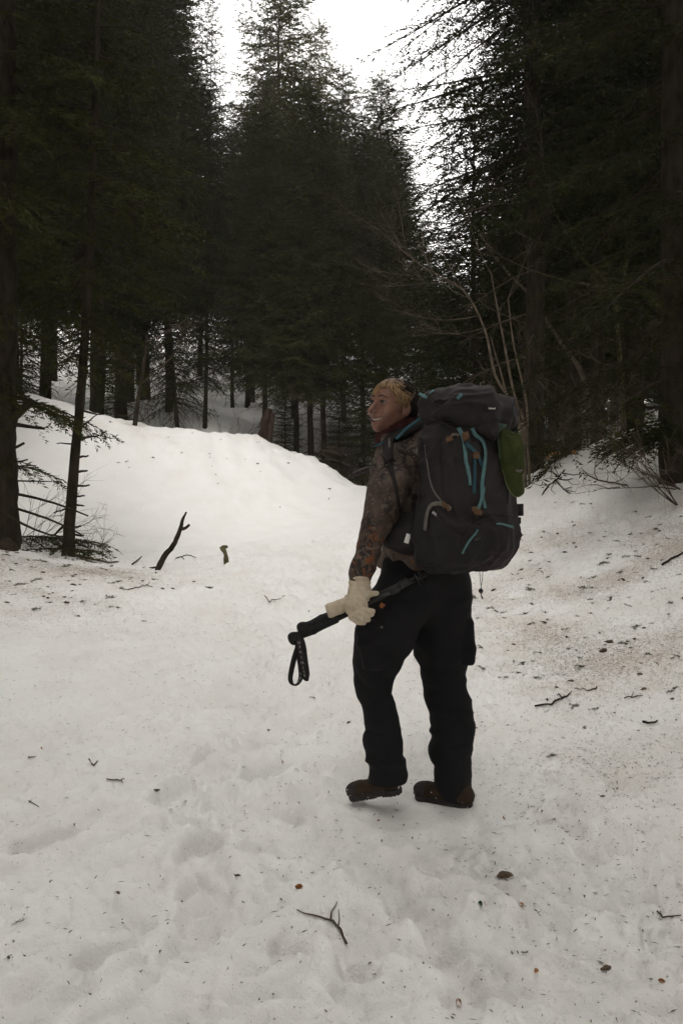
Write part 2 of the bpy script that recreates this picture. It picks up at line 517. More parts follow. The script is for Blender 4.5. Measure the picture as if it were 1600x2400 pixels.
# ------------------------------------------------------------------ air
def haze_box(x0, x1, y0, y1, z0, z1, dens):
    b = MB()
    v = A([(x, y, z) for z in (z0, z1) for y in (y0, y1) for x in (x0, x1)])
    b.add(v, A([(0, 2, 3, 1), (4, 5, 7, 6), (0, 1, 5, 4), (2, 6, 7, 3), (0, 4, 6, 2), (1, 3, 7, 5)]))
    m = bpy.data.materials.new('thin_mist'); m.use_nodes = True
    n = m.node_tree.nodes; n.remove(n['Principled BSDF'])
    pv = n.new('ShaderNodeVolumePrincipled')
    pv.inputs['Density'].default_value = dens
    pv.inputs['Color'].default_value = (0.97, 0.93, 0.86, 1)
    m.node_tree.links.new(pv.outputs[0], n['Material Output'].inputs['Volume'])
    o = b.build('haze', m, shade=False)
    tag(o, 'thin mist hanging in the forest air', kind='stuff')
# ------------------------------------------------------------------ trees
def shoot_quads(P0, D, Ln, Wd, r):
    side = unit(np.cross(D, r.normal(size=D.shape)))
    mid = P0 + D * (Ln * 0.45)[:, None]
    w = side * Wd[:, None]
    V = np.stack([P0, mid + w, P0 + D * Ln[:, None], mid - w], 1).reshape(-1, 3)
    f = np.arange(len(P0) * 4).reshape(-1, 4)
    return V, f


def dress_branch(pts, L, r, acc, tw_space=0.115, sh_space=0.023, wide=1.0, start=0.06, tmax=0.8, hang=0.45, wmul=1.0):
    """side twigs and needle shoots along one branch; appended to acc as (P0, D, Ln, Wd)"""
    nt_ = max(4, int(L * (1 - start) / tw_space))
    s = np.clip(np.linspace(start, 1.0, nt_) + r.uniform(-.02, .02, nt_), 0, 1)
    u = s * (len(pts) - 1); i = np.minimum(u.astype(int), len(pts) - 2); f = (u - i)[:, None]
    P0 = pts[i] * (1 - f) + pts[i + 1] * f
    T = unit(pts[i + 1] - pts[i])
    side = np.where(np.arange(nt_) % 2 == 0, 1.0, -1.0)[:, None]
    lat = unit(np.cross(T, A([0, 0, 1.0]))) * side
    ph = np.radians(r.uniform(38, 66, nt_))[:, None]
    D = unit(T * np.cos(ph) + lat * np.sin(ph) + A([0, 0, -1.0]) * r.uniform(-.08, hang, nt_)[:, None])
    lt = np.minimum(tmax, L * (1 - s) * 0.55 + 0.15) * r.uniform(.65, 1.15, nt_)
    ns = np.maximum(3, (lt / sh_space).astype(int))
    k = np.repeat(np.arange(nt_), ns)
    uu = np.concatenate([np.linspace(0.08, 1, m) for m in ns])
    sg = np.where(np.arange(len(k)) % 2 == 0, 1.0, -1.0)[:, None]
    Pk = P0[k] + D[k] * (uu * lt[k])[:, None] + A([0, 0, -1.0]) * (0.18 * lt[k] * uu ** 2)[:, None]
    lat2 = unit(np.cross(D[k], A([0, 0, 1.0]))) * sg
    Dk = unit(D[k] * 0.75 + lat2 * 0.62 * (uu < .97)[:, None] + r.normal(size=Pk.shape) * 0.22)
    Ln = r.uniform(.05, .100, len(k)) * (1.15 - .45 * uu) * wide
    Wd = r.uniform(.009, .0155, len(k)) * wide * wmul
    acc.append((Pk, Dk, Ln, Wd))
    # along the branch tip itself
    m = max(4, int(L * .5 / .03))
    s2 = np.linspace(.45, 1, m); u = s2 * (len(pts) - 1); i = np.minimum(u.astype(int), len(pts) - 2); f = (u - i)[:, None]
    Pm = pts[i] * (1 - f) + pts[i + 1] * f; Tm = unit(pts[i + 1] - pts[i])
    acc.append((Pm, unit(Tm + r.normal(size=Pm.shape) * .45), r.uniform(.05, .10, m) * wide, r.uniform(.006, .01, m) * wide))
    return P0, D, lt


def branch_curve(base, az, L, up, droop, curl, r, n=10):
    s = np.linspace(0, 1, n)
    h = L * s; z = L * (up * s - droop * s ** 2 + curl * s ** 3)
    wob = r.normal(0, .03, 2) * L
    x = h * math.cos(az) - wob[0] * s ** 2 * math.sin(az)
    y = h * math.sin(az) + wob[0] * s ** 2 * math.cos(az)
    return np.asarray(base) + np.stack([x, y, z], 1)


def make_spruce(seed, H, zb, L0, r0, step=0.30, nb=(6, 9), wide=1.0, dead=2.0, prof=0.62, tw_space=0.128, gaps=0.0, topthin=0.0):
    """needle mesh, bough wood mesh and trunk mesh of one spruce at the origin"""
    r = np.random.default_rng(seed)
    acc = []; wood = MB(); trunk = MB(); deadm = MB()
    n = 26
    zz = np.concatenate([[-.4, 0, .15, .4], np.linspace(.8, H, n)])
    rr = r0 * (1 - zz / H * 0.97).clip(.02, 1.2) + r0 * .35 * np.exp(-(zz + .1).clip(0) / .3)
    wobx = 0.02 * H * .1 * np.sin(zz * 1.1 + seed); woby = 0.02 * H * .1 * np.cos(zz * .8 + seed * 2)
    tp = np.stack([wobx, woby, zz], 1)
    Vt, q, t = tube(tp, rr, 14)
    ax = tp[np.clip(np.searchsorted(zz, Vt[:, 2]), 0, len(zz) - 1)]
    dn = noise3(Vt * A([9, 9, 2.5]), seed)[:, None] * 0.09
    Vt[:, :2] += (Vt[:, :2] - ax[:, :2]) * dn
    trunk.add(Vt, [q, t])
    z = zb
    while z < H - .15:
        tt = (z - zb) / (H - zb)
        k = r.integers(nb[0], nb[1] + 1)
        if tt > .7: k = max(3, k - 2)
        a0 = r.uniform(0, 6.28)
        for j in range(k):
            if r.uniform() < gaps: continue
            L = L0 * ((1 - tt) ** prof) * (0.72 + .28 * min(1, tt * 6)) * r.uniform(.68, 1.12) + .16
            az = a0 + j * 6.283 / k + r.normal(0, .22)
            up = -0.10 + 0.75 * tt + r.normal(0, .08)
            pts = branch_curve((np.interp(z, zz, wobx), np.interp(z, zz, woby), z + r.uniform(-.12, .12)), az, L, up, 0.38 * (1 - .5 * tt), 0.22, r)
            wood.tube(pts[::2], np.linspace(.006 + .008 * L, .003, 5), 4, cap=False)
            dress_branch(pts, L, r, acc, tw_space=tw_space, wide=wide)
        z += step * r.uniform(.75, 1.2) * (1 - .35 * tt)
    # tip
    tp_ = A([[0, 0, H - .5], [0, 0, H - .2], [0, 0, H + .15]]) + A([wobx[-1], woby[-1], 0])
    dress_branch(tp_, .6, r, acc, tw_space=.06, wide=wide, tmax=.2)
    # dead lower boughs
    z = max(.5, zb - dead)
    while z < zb + 1.0 and dead > 0:
        for j in range(r.integers(1, 4)):
            az = r.uniform(0, 6.28); L = r.uniform(.35, 1.5) * min(1.3, L0 / 2)
            pts = branch_curve((np.interp(z, zz, wobx), np.interp(z, zz, woby), z), az, L, r.uniform(-.25, .12), .3, .1, r, 7)
            deadm.tube(pts, np.linspace(.012, .003, 7), 4, cap=False)
            for m in range(int(L / .09)):
                s = r.uniform(.3, 1); p = pts[int(s * 6)]
                d = unit(unit(pts[-1] - pts[0]) * .8 + r.normal(size=3) * .6)
                l2 = r.uniform(.12, .4)
                deadm.tube(np.stack([p, p + d * l2 * .5, p + d * l2 + A([0, 0, -.04])]), [.004, .003, .0015], 3, cap=False)
        z += .3
    P0 = np.concatenate([a[0] for a in acc]); D = np.concatenate([a[1] for a in acc]); Ln = np.concatenate([a[2] for a in acc]); Wd = np.concatenate([a[3] for a in acc])
    V, f = shoot_quads(P0, D, Ln, Wd, r)
    nd = MB(); nd.add(V, [f])
    return nd, wood, trunk, deadm


SPR = []
for seed, H, zb, L0, r0, nm, kw in [
        (1, 17.0, 2.6, 2.7, .115, 'needle', dict()),
        (2, 20.0, 3.3, 3.1, .135, 'needle', dict(step=.36, gaps=.08, tw_space=.125)),
        (3, 13.0, 1.6, 2.3, .11, 'needle', dict()),
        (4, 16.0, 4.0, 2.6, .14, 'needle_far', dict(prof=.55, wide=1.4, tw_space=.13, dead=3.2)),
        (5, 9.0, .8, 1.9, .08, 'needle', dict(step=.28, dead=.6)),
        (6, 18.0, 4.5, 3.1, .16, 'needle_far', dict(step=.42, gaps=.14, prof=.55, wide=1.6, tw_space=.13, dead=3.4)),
        (7, 22.0, 3.4, 3.6, .20, 'needle', dict(step=.40, nb=(6, 8), gaps=.06, tw_space=.12, wide=1.1)),
]:
    nd, wd, tr, dd = make_spruce(seed, H, zb, L0, r0, **kw)
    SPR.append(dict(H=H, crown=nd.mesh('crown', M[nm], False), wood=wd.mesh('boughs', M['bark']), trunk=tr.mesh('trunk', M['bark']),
                    dead=dd.mesh('dead_branches', M['deadwood'])))


def spruce(v, px, Y, label, group=None, top=None, H=None, rot=None, lean=(0, 0), name='spruce_tree', fat=1.0, sink=.1, zbase=None):
    """place one spruce: px is where its foot stands, top the row its tip reaches"""
    x = (px - CX) / F * Y
    z = (gz(x, Y) if zbase is None else zbase) - sink
    S = SPR[v]
    if top is not None:
        H = CAMZ - (top - CY) / F * Y - z
    s = (H or S['H']) / S['H']
    t = thing(name, label, 'spruce tree', (x, Y, z), group)
    t.rotation_euler = (lean[0], lean[1], rng.uniform(0, 6.28) if rot is None else rot)
    t.scale = (s * fat, s * fat, s)
    for nm in ('trunk', 'wood', 'crown', 'dead'):
        link(S[nm].name.split('.')[0], S[nm], t)
    return t


LG, CG, RG, BG = 'spruces massed on the left', 'spruces behind the snow bank', 'spruces massed on the right', 'spruces filling the hillside behind'
ORD = ['first', 'second', 'third', 'fourth', 'fifth', 'sixth', 'seventh', 'eighth', 'ninth', 'tenth', 'eleventh', 'twelfth', 'thirteenth', 'fourteenth', 'fifteenth', 'sixteenth', 'seventeenth', 'eighteenth', 'nineteenth', 'twentieth']


def relabel(label, text_):
    """tell look-alikes apart by their order from the left of the photo"""
    os_ = [o for o in COL.objects if o.get('label') == label]
    os_.sort(key=lambda o: o.location.x / o.location.y)
    for o, n_ in zip(os_, ORD):
        o['label'] = text_.format(n_)


L_left = 'tall dark spruce in the dense wall of trees on the left'
L_mid = 'dark spruce among the trees behind the snow bank'
L_right = 'tall dark spruce in the dense wall of trees on the right'
L_back = 'spruce deep in the forest on the slope behind'
# left wall
for v, px, Y, H in [(1, -260, 12.0, 19), (0, 110, 17.6, 19), (1, 232, 17.8, 20), (0, 30, 18.2, 19), (2, 228, 20.0, 17), (1, 285, 19.6, 19), (0, -190, 13.0, 18), (1, -90, 17.5, 20), (0, 340, 22.5, 19), (3, 330, 25, 18), (3, 120, 24, 18), (0, -150, 20, 20)]:
    spruce(v, px, Y, L_left, LG, H=H)
# middle, behind the bank
spruce(5, 655, 27.5, 'tallest spruce in the middle with layered branches against the white sky', None, top=-170, fat=1.0)
spruce(5, 748, 29.5, 'spruce with a thin spire just right of the tallest middle tree', None, top=55, fat=.85)
spruce(3, 893, 25.5, 'blunt topped spruce at the right edge of the middle group', None, top=178, fat=1.15)
for v, px, Y, top in [(3, 690, 22.5, 150), (3, 805, 24, 165), (5, 592, 25, 230), (0, 545, 23.2, 270), (3, 395, 20.6, -80), (3, 620, 19.2, 240), (3, 693, 18.9, 270), (3, 728, 19.2, 200),
                      (3, 758, 19.6, 280), (3, 850, 21, 300), (3, 930, 22.5, 350), (3, 580, 24.2, 250), (4, 880, 18.9, 640), (3, 985, 25, 540), (3, 640, 31, 180), (3, 800, 33, 260), (3, 880, 31, 330), (3, 470, 27, 190)]:
    spruce(v, px, Y, L_mid, CG, top=top, fat=.98)
for px, Y, lean in [(420, 18.9, .10), (481, 19.8, .02), (578, 23.5, -.07), (300, 21.5, 0), (312, 21.8, 0)]:
    spruce(2, px, Y, 'slim spruce with a bare lower trunk behind the snow bank', CG, H=11, fat=.6, lean=(0, -lean))
# right wall
spruce(6, 1250, 11.4, 'big spruce with a thick dark trunk just right of the green cap', None, H=23, rot=2.2, fat=.72)
spruce(4, 1110, 15.0, 'small bushy spruce behind the pale bare stems', None, top=200, fat=1.25)
for v, px, Y, H in [(1, 1400, 12.0, 20), (6, 1480, 13.8, 21), (0, 1345, 14.5, 17), (1, 1600, 11.5, 20), (0, 1560, 15.5, 19), (6, 1690, 13, 20), (2, 1290, 17.5, 12), (0, 1440, 18.5, 17), (1, 1700, 18, 20), (2, 1180, 18.5, 10), (2, 1340, 21, 13), (0, 1580, 22, 17)]:
    spruce(v, px, Y, L_right, RG, H=H, fat=.85)
for v, px, Y, top in [(2, 1050, 22, 560), (3, 1010, 27, 600), (2, 1120, 26, 600), (3, 1210, 25, 480), (3, 1160, 31, 560), (3, 1060, 33, 600)]:
    spruce(v, px, Y, 'shorter spruce beyond the gap of sky on the right', RG, top=top, fat=1.2)
for v, px, Y, H in [(4, 1310, 20, 7), (2, 1390, 23, 9), (4, 1470, 19.5, 8), (2, 1540, 24, 9), (4, 1620, 20.5, 8), (2, 1330, 28, 9), (2, 1440, 29, 10), (2, 1580, 30, 10), (4, 1240, 21, 7), (2, 1670, 26, 10)]:
    spruce(v, px, Y, 'low bushy spruce closing the gaps between the trunks at right', 'undergrowth spruces at right', H=H, fat=1.5)
for k, (px, Y, H, lb_) in enumerate([(272, 17.4, 3.6, 'knee high bushy spruce just behind the left end of the snow crest'), (50, 17.0, 4.5, 'young spruce on the bank crest between the two left trunks'),
                                    (668, 18.7, 2.6, 'small spruce right of the red broken snag'), (852, 19.0, 3.4, 'young spruce left of the hiker face behind the bank'), (795, 19.2, 3.0, 'young spruce behind the upturned root stump')]):
    spruce(4, px, Y, lb_, 'young spruces behind the snow bank', H=H, fat=1.0, name='young_spruce')
# deep rows
for kx in range(18):
    px = -150 + kx * 112 + rng.uniform(-40, 40); Y = rng.uniform(34, 44)
    top = 420 if px < 520 else (330 if px < 900 else 660 if px < 1180 else 420)
    spruce([3, 0, 5][kx % 3], px, Y, L_back, BG, top=top + rng.uniform(-40, 60), fat=1.5)
for kx in range(10):
    px = -100 + kx * 200 + rng.uniform(-60, 60); Y = rng.uniform(47, 58)
    spruce([3, 0][kx % 2], px, Y, L_back, BG, top=540 + rng.uniform(0, 60) + (120 if 900 < px < 1200 else 0), fat=1.8)

for k, (x, y, v) in enumerate([(-4.9, 2.6, 1), (-5.6, 5.6, 0), (4.9, 1.6, 1), (5.6, 4.6, 6), (-3.6, -3.2, 1), (3.4, -3.6, 0), (-.8, -7.0, 1), (2.0, -9.5, 6), (-6.5, -1.5, 0), (6.8, -2.2, 1), (-4.5, -9.5, 6), (5.6, -8, 1), (-2.7, -1.6, 1), (2.5, -2.3, 1), (-8, 3, 1), (8, 2, 1), (-9, -6, 0), (9.5, -6, 0), (0, -14, 1), (-6, -15, 1), (6, -15, 1), (-10.5, 7, 1), (-9.5, 11, 0), (-13, 10, 1), (-12, 4.5, 1), (-15, 14, 0), (-13.5, 18, 1), (-17, 7, 0), (9.5, 7.5, 1), (11.5, 5, 0), (12, 10.5, 1), (14.5, 8, 1), (13.5, 14, 0), (15, 2, 1), (16.5, 18, 1), (-16, -1, 1), (17, 12, 0)]):  # unseen trees, the inner ones added to darken the near snow
    spruce(v, CX + x / 3 * F, 3, 'unseen spruce added beside the trail around the photographer', 'spruces around the photographer', zbase=gz(x, y))
    t_ = [o for o in COL.objects if o.get('group') == 'spruces around the photographer'][-1]
    t_.location = (x, y, gz(x, y) - .1)

relabel(L_left, 'tall dark spruce, {} from the left in the wall of trees at left')
relabel(L_mid, 'dark spruce behind the snow bank, {} from the left of the middle group')
relabel(L_right, 'tall dark spruce, {} from the left in the wall of trees at right')
relabel('slim spruce with a bare lower trunk behind the snow bank', 'slim bare trunked spruce behind the snow bank, {} slim trunk from the left')
relabel('low bushy spruce closing the gaps between the trunks at right', 'low bushy spruce between the trunks at right, {} of its row from the left')
relabel('shorter spruce beyond the gap of sky on the right', 'shorter spruce below the sky gap right of centre, {} from the left')

# ---- the two near trunks on the left, with their own boughs
def near_tree(name, label, pts, radii, seed, stubs, boughs, wide=1.05, tw=.07):
    r = np.random.default_rng(seed)
    pts = bezier(pts, 40); radii = np.interp(np.linspace(0, 1, 40), np.linspace(0, 1, len(radii)), radii)
    t = thing(name, label, 'spruce tree', pts[0])
    V, q, tt = tube(pts, radii, 16)
    nn = noise3(V * A([16, 16, 5]), seed)[:, None] * .10 + noise3(V * A([45, 45, 14]), seed + 1)[:, None] * .06
    c = pts[np.clip(np.searchsorted(pts[:, 2], V[:, 2]), 0, 39)]
    V[:, :2] += (V[:, :2] - c[:, :2]) * nn
    b = MB(); b.add(V, [q, tt]); b.build('trunk', M['bark'], t)
    for (z, az, L, up, rad_) in stubs:
        p = A([np.interp(z, pts[:, 2], pts[:, 0]), np.interp(z, pts[:, 2], pts[:, 1]), z])
        L += np.interp(z, pts[::-1, 2] if pts[0, 2] > pts[-1, 2] else pts[:, 2], radii); rad_ *= 1.6
        L *= r.uniform(.75, 1.15); up += r.normal(0, .16)
        c = branch_curve(p, az + r.normal(0, .3), L, up, .1, r.uniform(-.1, .2), r, 6)
        c += r.normal(0, .006, c.shape) * np.linspace(0, 1, 6)[:, None]
        b = MB(); b.tube(c, np.linspace(rad_, rad_ * .45, 6), 6); b.build('branch_stub', M['bark'], t)
    acc = []; wood = MB()
    for (z, az, L, up, droop) in boughs:
        p = A([np.interp(z, pts[:, 2], pts[:, 0]), np.interp(z, pts[:, 2], pts[:, 1]), z])
        c = branch_curve(p, az, L, up, droop, .15, r)
        wood.tube(c[::2], np.linspace(.008 + .007 * L, .003, 5), 5, cap=False)
        P0, D, lt = dress_branch(c, L, r, acc, tw_space=tw, wide=wide, sh_space=.016, wmul=.62)
        for a_, d_, l_ in zip(P0[::2], D[::2], lt[::2]):
            wood.tube(np.stack([a_, a_ + d_ * l_ * .5 - A([0, 0, .02 * l_]), a_ + d_ * l_ - A([0, 0, .18 * l_])]), [.004, .003, .0015], 3, cap=False)
    P0 = np.concatenate([a[0] for a in acc]); D = np.concatenate([a[1] for a in acc]); Ln = np.concatenate([a[2] for a in acc]); Wd = np.concatenate([a[3] for a in acc])
    V, f = shoot_quads(P0, D, Ln, Wd, r)
    b = MB(); b.add(V, [f]); b.build('crown', M['needle'], t, shade=False)
    wood.build('boughs', M['bark'], t)
    return t


rr_ = np.random.default_rng(5)
Y0 = 9.2
foot = W(158, 1296, Y0); foot[2] -= .25
zs = lambda py, Y: CAMZ - (py - CY) / F * Y
stubs = []
for py, az, L, up, rd in [(1035, .05, .26, .06, .013), (1073, .1, .13, .05, .013), (1105, 0, .11, .03, .014), (1138, .1, .16, -.02, .013), (1163, -.1, .11, 0, .012), (1180, 0, .10, .0, .013),
                          (1235, .1, .12, -.05, .012), (1252, .1, .16, -.04, .012), (1265, -.1, .20, -.1, .012), (1040, 3.1, .22, .15, .008), (1190, 3.2, .12, 0, .010), (1010, .4, .22, .75, .008), (960, .3, .2, .1, .010), (1220, 2.9, .14, -.5, .014), (1270, 3.3, .16, -.5, .014), (1285, .3, .2, -.3, .012)]:
    stubs.append((zs(py, Y0), az, L, up, rd))
boughs = []
for k in range(92):
    z = zs(880, Y0) + k * .07 + rr_.uniform(-.05, .05)
    boughs.append((z, rr_.uniform(0, 6.28), (2.2 * (1 - k / 105) + .2) * rr_.uniform(.5, 1.05) * min(1, .22 + .78 * k / 34), -.25 + .004 * k, .45))
near_tree('spruce_tree', 'slim spruce with bare stubby lower trunk, nearest tree beside the left snow edge',
          [foot, W(166, 1200, Y0), W(178, 1050, Y0), W(196, 850, Y0), W(214, 500, Y0), W(228, 100, Y0), W(240, -340, Y0)], [.084, .062, .054, .051, .045, .032, .012], 21, stubs, boughs)
Y1 = 8.9
foot = W(-6, 1262, Y1); foot[2] -= .3
stubs = [(zs(1000, Y1), .25, .24, .9, .05), (zs(988, Y1), .1, .30, .05, .022), (zs(1060, Y1), .1, .12, .2, .02), (zs(1085, Y1), 0, .16, -.05, .012), (zs(1150, Y1), .1, .9, -.35, .014), (zs(1180, Y1), .0, .75, -.03, .012), (zs(1130, Y1), .2, .5, .1, .009), (zs(1100, Y1), -.3, .45, -.1, .008), (zs(1195, Y1), -.2, 1.1, -.05, .011)]
boughs = []
for k in range(60):
    z = zs(900, Y1) + k * .14
    boughs.append((z, rr_.uniform(-2.2, 2.2), (2.5 * (1 - k / 80) + .2) * rr_.uniform(.5, 1.05) * min(1, .25 + .75 * k / 18), -.28 + .005 * k, .45))
boughs += [(zs(1090, Y1), .1, .75, .1, .5), (zs(1080, Y1), -.4, .5, .2, .5), (zs(940, Y1), .35, 1.1, .1, .6), (zs(930, Y1), .0, 1.3, .0, .5), (zs(925, Y1), -.5, 1.2, .0, .5)]
near_tree('spruce_tree', 'thick dark spruce trunk cut by the left edge of the photo', [foot, W(-4, 1100, Y1), W(0, 900, Y1), W(4, 500, Y1), W(8, 0, Y1), W(10, -500, Y1)], [.26, .20, .185, .17, .13, .05], 22, stubs, boughs)
# right foreground spruce at the frame edge
Y2 = 8.6
foot = W(1588, 1120, Y2); foot[2] = gz(foot[0], foot[1]) - .2
boughs = []
for k in range(58):
    z = zs(880, Y2) + k * .14
    boughs.append((z, rr_.uniform(1.0, 5.3), (2.6 * (1 - k / 85) + .25) * rr_.uniform(.5, 1.1), -.22 + .004 * k, .42))
boughs += [(zs(1010, Y2), 3.5, .95, .05, .42), (zs(1000, Y2), 3.75, .85, .05, .4), (zs(1020, Y2), 3.2, .8, .0, .4), (zs(1005, Y2), 4.0, .7, .05, .5), (zs(985, Y2), 3.4, .6, .1, .4), (zs(1015, Y2), 3.6, 1.0, .08, .45), (zs(1008, Y2), 3.3, .9, .05, .45), (zs(1025, Y2), 3.85, .8, .1, .5), (zs(995, Y2), 3.55, 1.05, .1, .5), (zs(1020, Y2), 3.45, .7, .0, .55), (zs(1030, Y2), 3.7, .6, .0, .5)]
near_tree('spruce_tree', 'dark spruce at the right edge with low boughs over the snow', [foot, W(1586, 900, Y2), W(1580, 500, Y2), W(1575, 0, Y2), W(1570, -450, Y2)], [.20, .17, .15, .11, .04], 23,
          [(zs(960, Y2), 3.3, .4, .1, .014), (zs(930, Y2), 2.9, .5, 0, .012)], boughs)


# ---- bare trees
def grow(b, p, d, L, rad_, depth, r, spread=.5, up=.06, n=6, kids=(3, 5), mi_th=99, sides=5):
    pts = [p]; dd = unit(d)
    for i in range(n):
        dd = unit(dd + r.normal(size=3) * .09 + A([0, 0, up]))
        pts.append(pts[-1] + dd * L / n)
    pts = A(pts)
    b.tube(pts, np.linspace(rad_, rad_ * .35 if depth else rad_ * .3, n + 1), sides if depth > 1 else 3, cap=False)
    if depth == 0: return
    for k in range(r.integers(kids[0], kids[1] + 1)):
        s = r.uniform(.25, .98); i = min(int(s * n), n - 1)
        q = pts[i] + (pts[i + 1] - pts[i]) * (s * n - i)
        d2 = unit(unit(pts[i + 1] - pts[i]) + r.normal(size=3) * spread)
        grow(b, q, d2, L * r.uniform(.38, .62), rad_ * .5 * (1 - .5 * s) + .0012, depth - 1, r, spread, up, n, kids, sides=sides)


def stem_tree(name, label, cat, stems, seed, matn, twn, twigs, parent_loc=None, group=None):
    r = np.random.default_rng(seed)
    t = thing(name, label, cat, stems[0][0][0] if parent_loc is None else parent_loc, group)
    for pts, r0_, r1_ in stems:
        c = bezier(pts, 22)
        V, q, tt = tube(c, np.linspace(r0_, r1_, 22), 8)
        V += noise3(V * 18, seed)[:, None] * unit(V - c[np.clip(np.arange(len(V)) // 8, 0, 21)]) * .004
        b = MB(); b.add(V, [q, tt]); b.build('stem', M[matn], t)
    b = MB()
    for p, d, L, rad_, depth in twigs:
        grow(b, A(p), A(d), L, rad_, depth, r, spread=.42)
    tag(b.build('twigs', M[twn], t), None, kind='stuff')
    return t


Yb = 10.4
b0 = W(1232, 1128, Yb); b0[2] -= .15
stems = [([b0, W(1218, 1000, Yb), W(1190, 930, Yb), W(1160, 880, Yb), W(1143, 800, Yb), W(1122, 740, Yb), W(1085, 680, Yb - .1), W(1020, 640, Yb - .2)], .026, .008),
         ([b0 + A([.02, .1, 0]), W(1228, 1000, Yb + .1), W(1205, 930, Yb + .1), W(1180, 800, Yb + .1), W(1168, 740, Yb + .1), W(1150, 640, Yb)], .023, .008),
         ([b0 + A([.06, .05, 0]), W(1236, 1020, Yb), W(1232, 940, Yb), W(1212, 850, Yb), W(1200, 790, Yb), W(1190, 700, Yb + .1)], .019, .006),
         ([W(1186, 925, Yb), W(1172, 870, Yb - .05), W(1160, 830, Yb - .1), W(1150, 790, Yb - .1)], 0.013, .005)]
tw = []
for p0, p1, L, ra, de in [((1085, 680), (820, 560), 1.6, .012, 2), ((1100, 700), (830, 600), 1.5, .010, 2), ((1040, 650), (860, 640), 1.1, .009, 2), ((1122, 740), (900, 790), 1.3, .010, 2), ((1085, 680), (1000, 520), 1.2, .010, 2),
                          ((1130, 770), (950, 830), 1.0, .008, 2), ((1150, 640), (1080, 500), 1.1, .010, 2), ((1190, 700), (1240, 560), 1.0, .009, 2), ((1060, 660), (840, 690), 1.3, .009, 2), ((1020, 640), (870, 540), .9, .009, 2), ((1140, 790), (1060, 800), .7, .006, 2), ((1165, 730), (1250, 640), .9, .007, 2), ((1150, 880), (1090, 860), .5, .005, 1)]:
    a_ = W(*p0, Yb - .1); e_ = W(*p1, Yb - rng.uniform(-.5, .9))
    tw.append((a_, e_ - a_, L, ra * .62, de))
stem_tree('beech_sapling', 'pale bare many stemmed beech sapling leaning left behind the backpack', 'bare tree', stems, 31, 'beech', 'beech_twig', tw)
# pale leaning stem further right
Yl = 12.3
stem_tree('beech_sapling', 'pale crooked bare stem bowing to the left in the dark trees on the right', 'bare tree',
          [([W(1378, 985, Yl), W(1374, 930, Yl), W(1360, 870, Yl), W(1325, 820, Yl), W(1290, 768, Yl), W(1240, 690, Yl), W(1190, 640, Yl), W(1130, 560, Yl)], .045, .015)], 32, 'beech', 'beech_twig',
          [(W(1360, 870, Yl), (1, -.2, .3), 1.2, .009, 2), (W(1290, 768, Yl), (-1, -.4, .1), 1.1, .008, 2), (W(1325, 820, Yl), (-1, -.3, -.1), .9, .007, 2), (W(1240, 690, Yl), (.3, -.3, 1), 1.2, .009, 2), (W(1180, 630, Yl), (-.8, -.3, .6), 1.4, .008, 2)])
stem_tree('beech_sapling', 'pale dead limbs crossing the dark foliage at upper right', 'bare tree',
          [([W(1460, 1010, 11.6), W(1448, 800, 11.6), W(1425, 670, 11.5), W(1360, 600, 11.2), W(1300, 500, 11)], .04, .012), ([W(1425, 672, 11.5), W(1360, 664, 11.2), W(1290, 648, 10.9), W(1255, 636, 10.7)], .02, .008),
           ([W(1440, 745, 11.6), W(1470, 560, 11.6), W(1450, 330, 11.5), W(1380, 160, 11.2), W(1310, 165, 11.0)], .03, .01)], 33, 'moss', 'beech_twig',
          [(W(1300, 500, 11), (-.6, -.4, 1), 1.2, .008, 2), (W(1360, 600, 11.2), (-1, -.3, .2), 1.1, .008, 2), (W(1255, 636, 10.7), (-1, -.2, .1), .8, .007, 2), (W(1310, 165, 11), (-1, -.3, .4), 1.0, .008, 2), (W(1450, 800, 11.6), (-1, -.4, -.1), 1.2, .008, 2), (W(1450, 860, 11.6), (-.9, -.4, -.2), 1.1, .008, 2), (W(1340, 640, 11), (.3, -.4, -.7), .8, .006, 2)])
# bare crown high in the gap, its thin twigs against the sky
stem_tree('bare_tree', 'bare beech with fine twigs reaching into the white sky at upper right', 'bare tree',
          [([A([(1330 - CX) / F * 13.2, 13.2, gz((1330 - CX) / F * 13.2, 13.2) - .2]), W(1335, 600, 13.2), W(1340, 200, 13.0), W(1330, 60, 12.8), W(1290, -60, 12.6)], .07, .03),
           ([W(1338, 120, 13), W(1300, 12, 12.4), W(1230, 10, 12.0), W(1160, 5, 11.6), W(1090, -5, 11.2)], .035, .010)], 34, 'bark', 'beech_twig',
          [(W(1160, 5, 11.6), (-1, -.25, .02), 2.6, .010, 2), (W(1230, 10, 12), (-1, -.2, -.25), 2.6, .010, 2), (W(1330, 200, 13), (-1, -.2, .15), 2.8, .012, 2), (W(1300, 12, 12.4), (-1, -.3, .3), 2.6, .012, 2), (W(1335, 330, 13.1), (-1, -.3, -.1), 2.4, .010, 2)])
# leaning bare stem at the foot of the hillside on the left
stem_tree('bare_tree', 'thin leaning bare trunk with propped branches standing on the snow bank', 'bare tree',
          [([W(316, 1000, 15.2), W(325, 930, 15.2), W(338, 850, 15.3), W(346, 790, 15.4)], .05, .02)], 35, 'bark', 'deadwood',
          [(W(322, 960, 15.2), (.5, -.2, -.9), .35, .02, 0), (W(322, 960, 15.2), (-.8, -.2, -.8), .4, .018, 0), (W(330, 900, 15.2), (1, -.2, .5), 1.2, .012, 2), (W(335, 870, 15.3), (-1, -.1, .5), 1.0, .010, 2), (W(345, 800, 15.3), (1, -.2, .3), 1.2, .010, 2)])
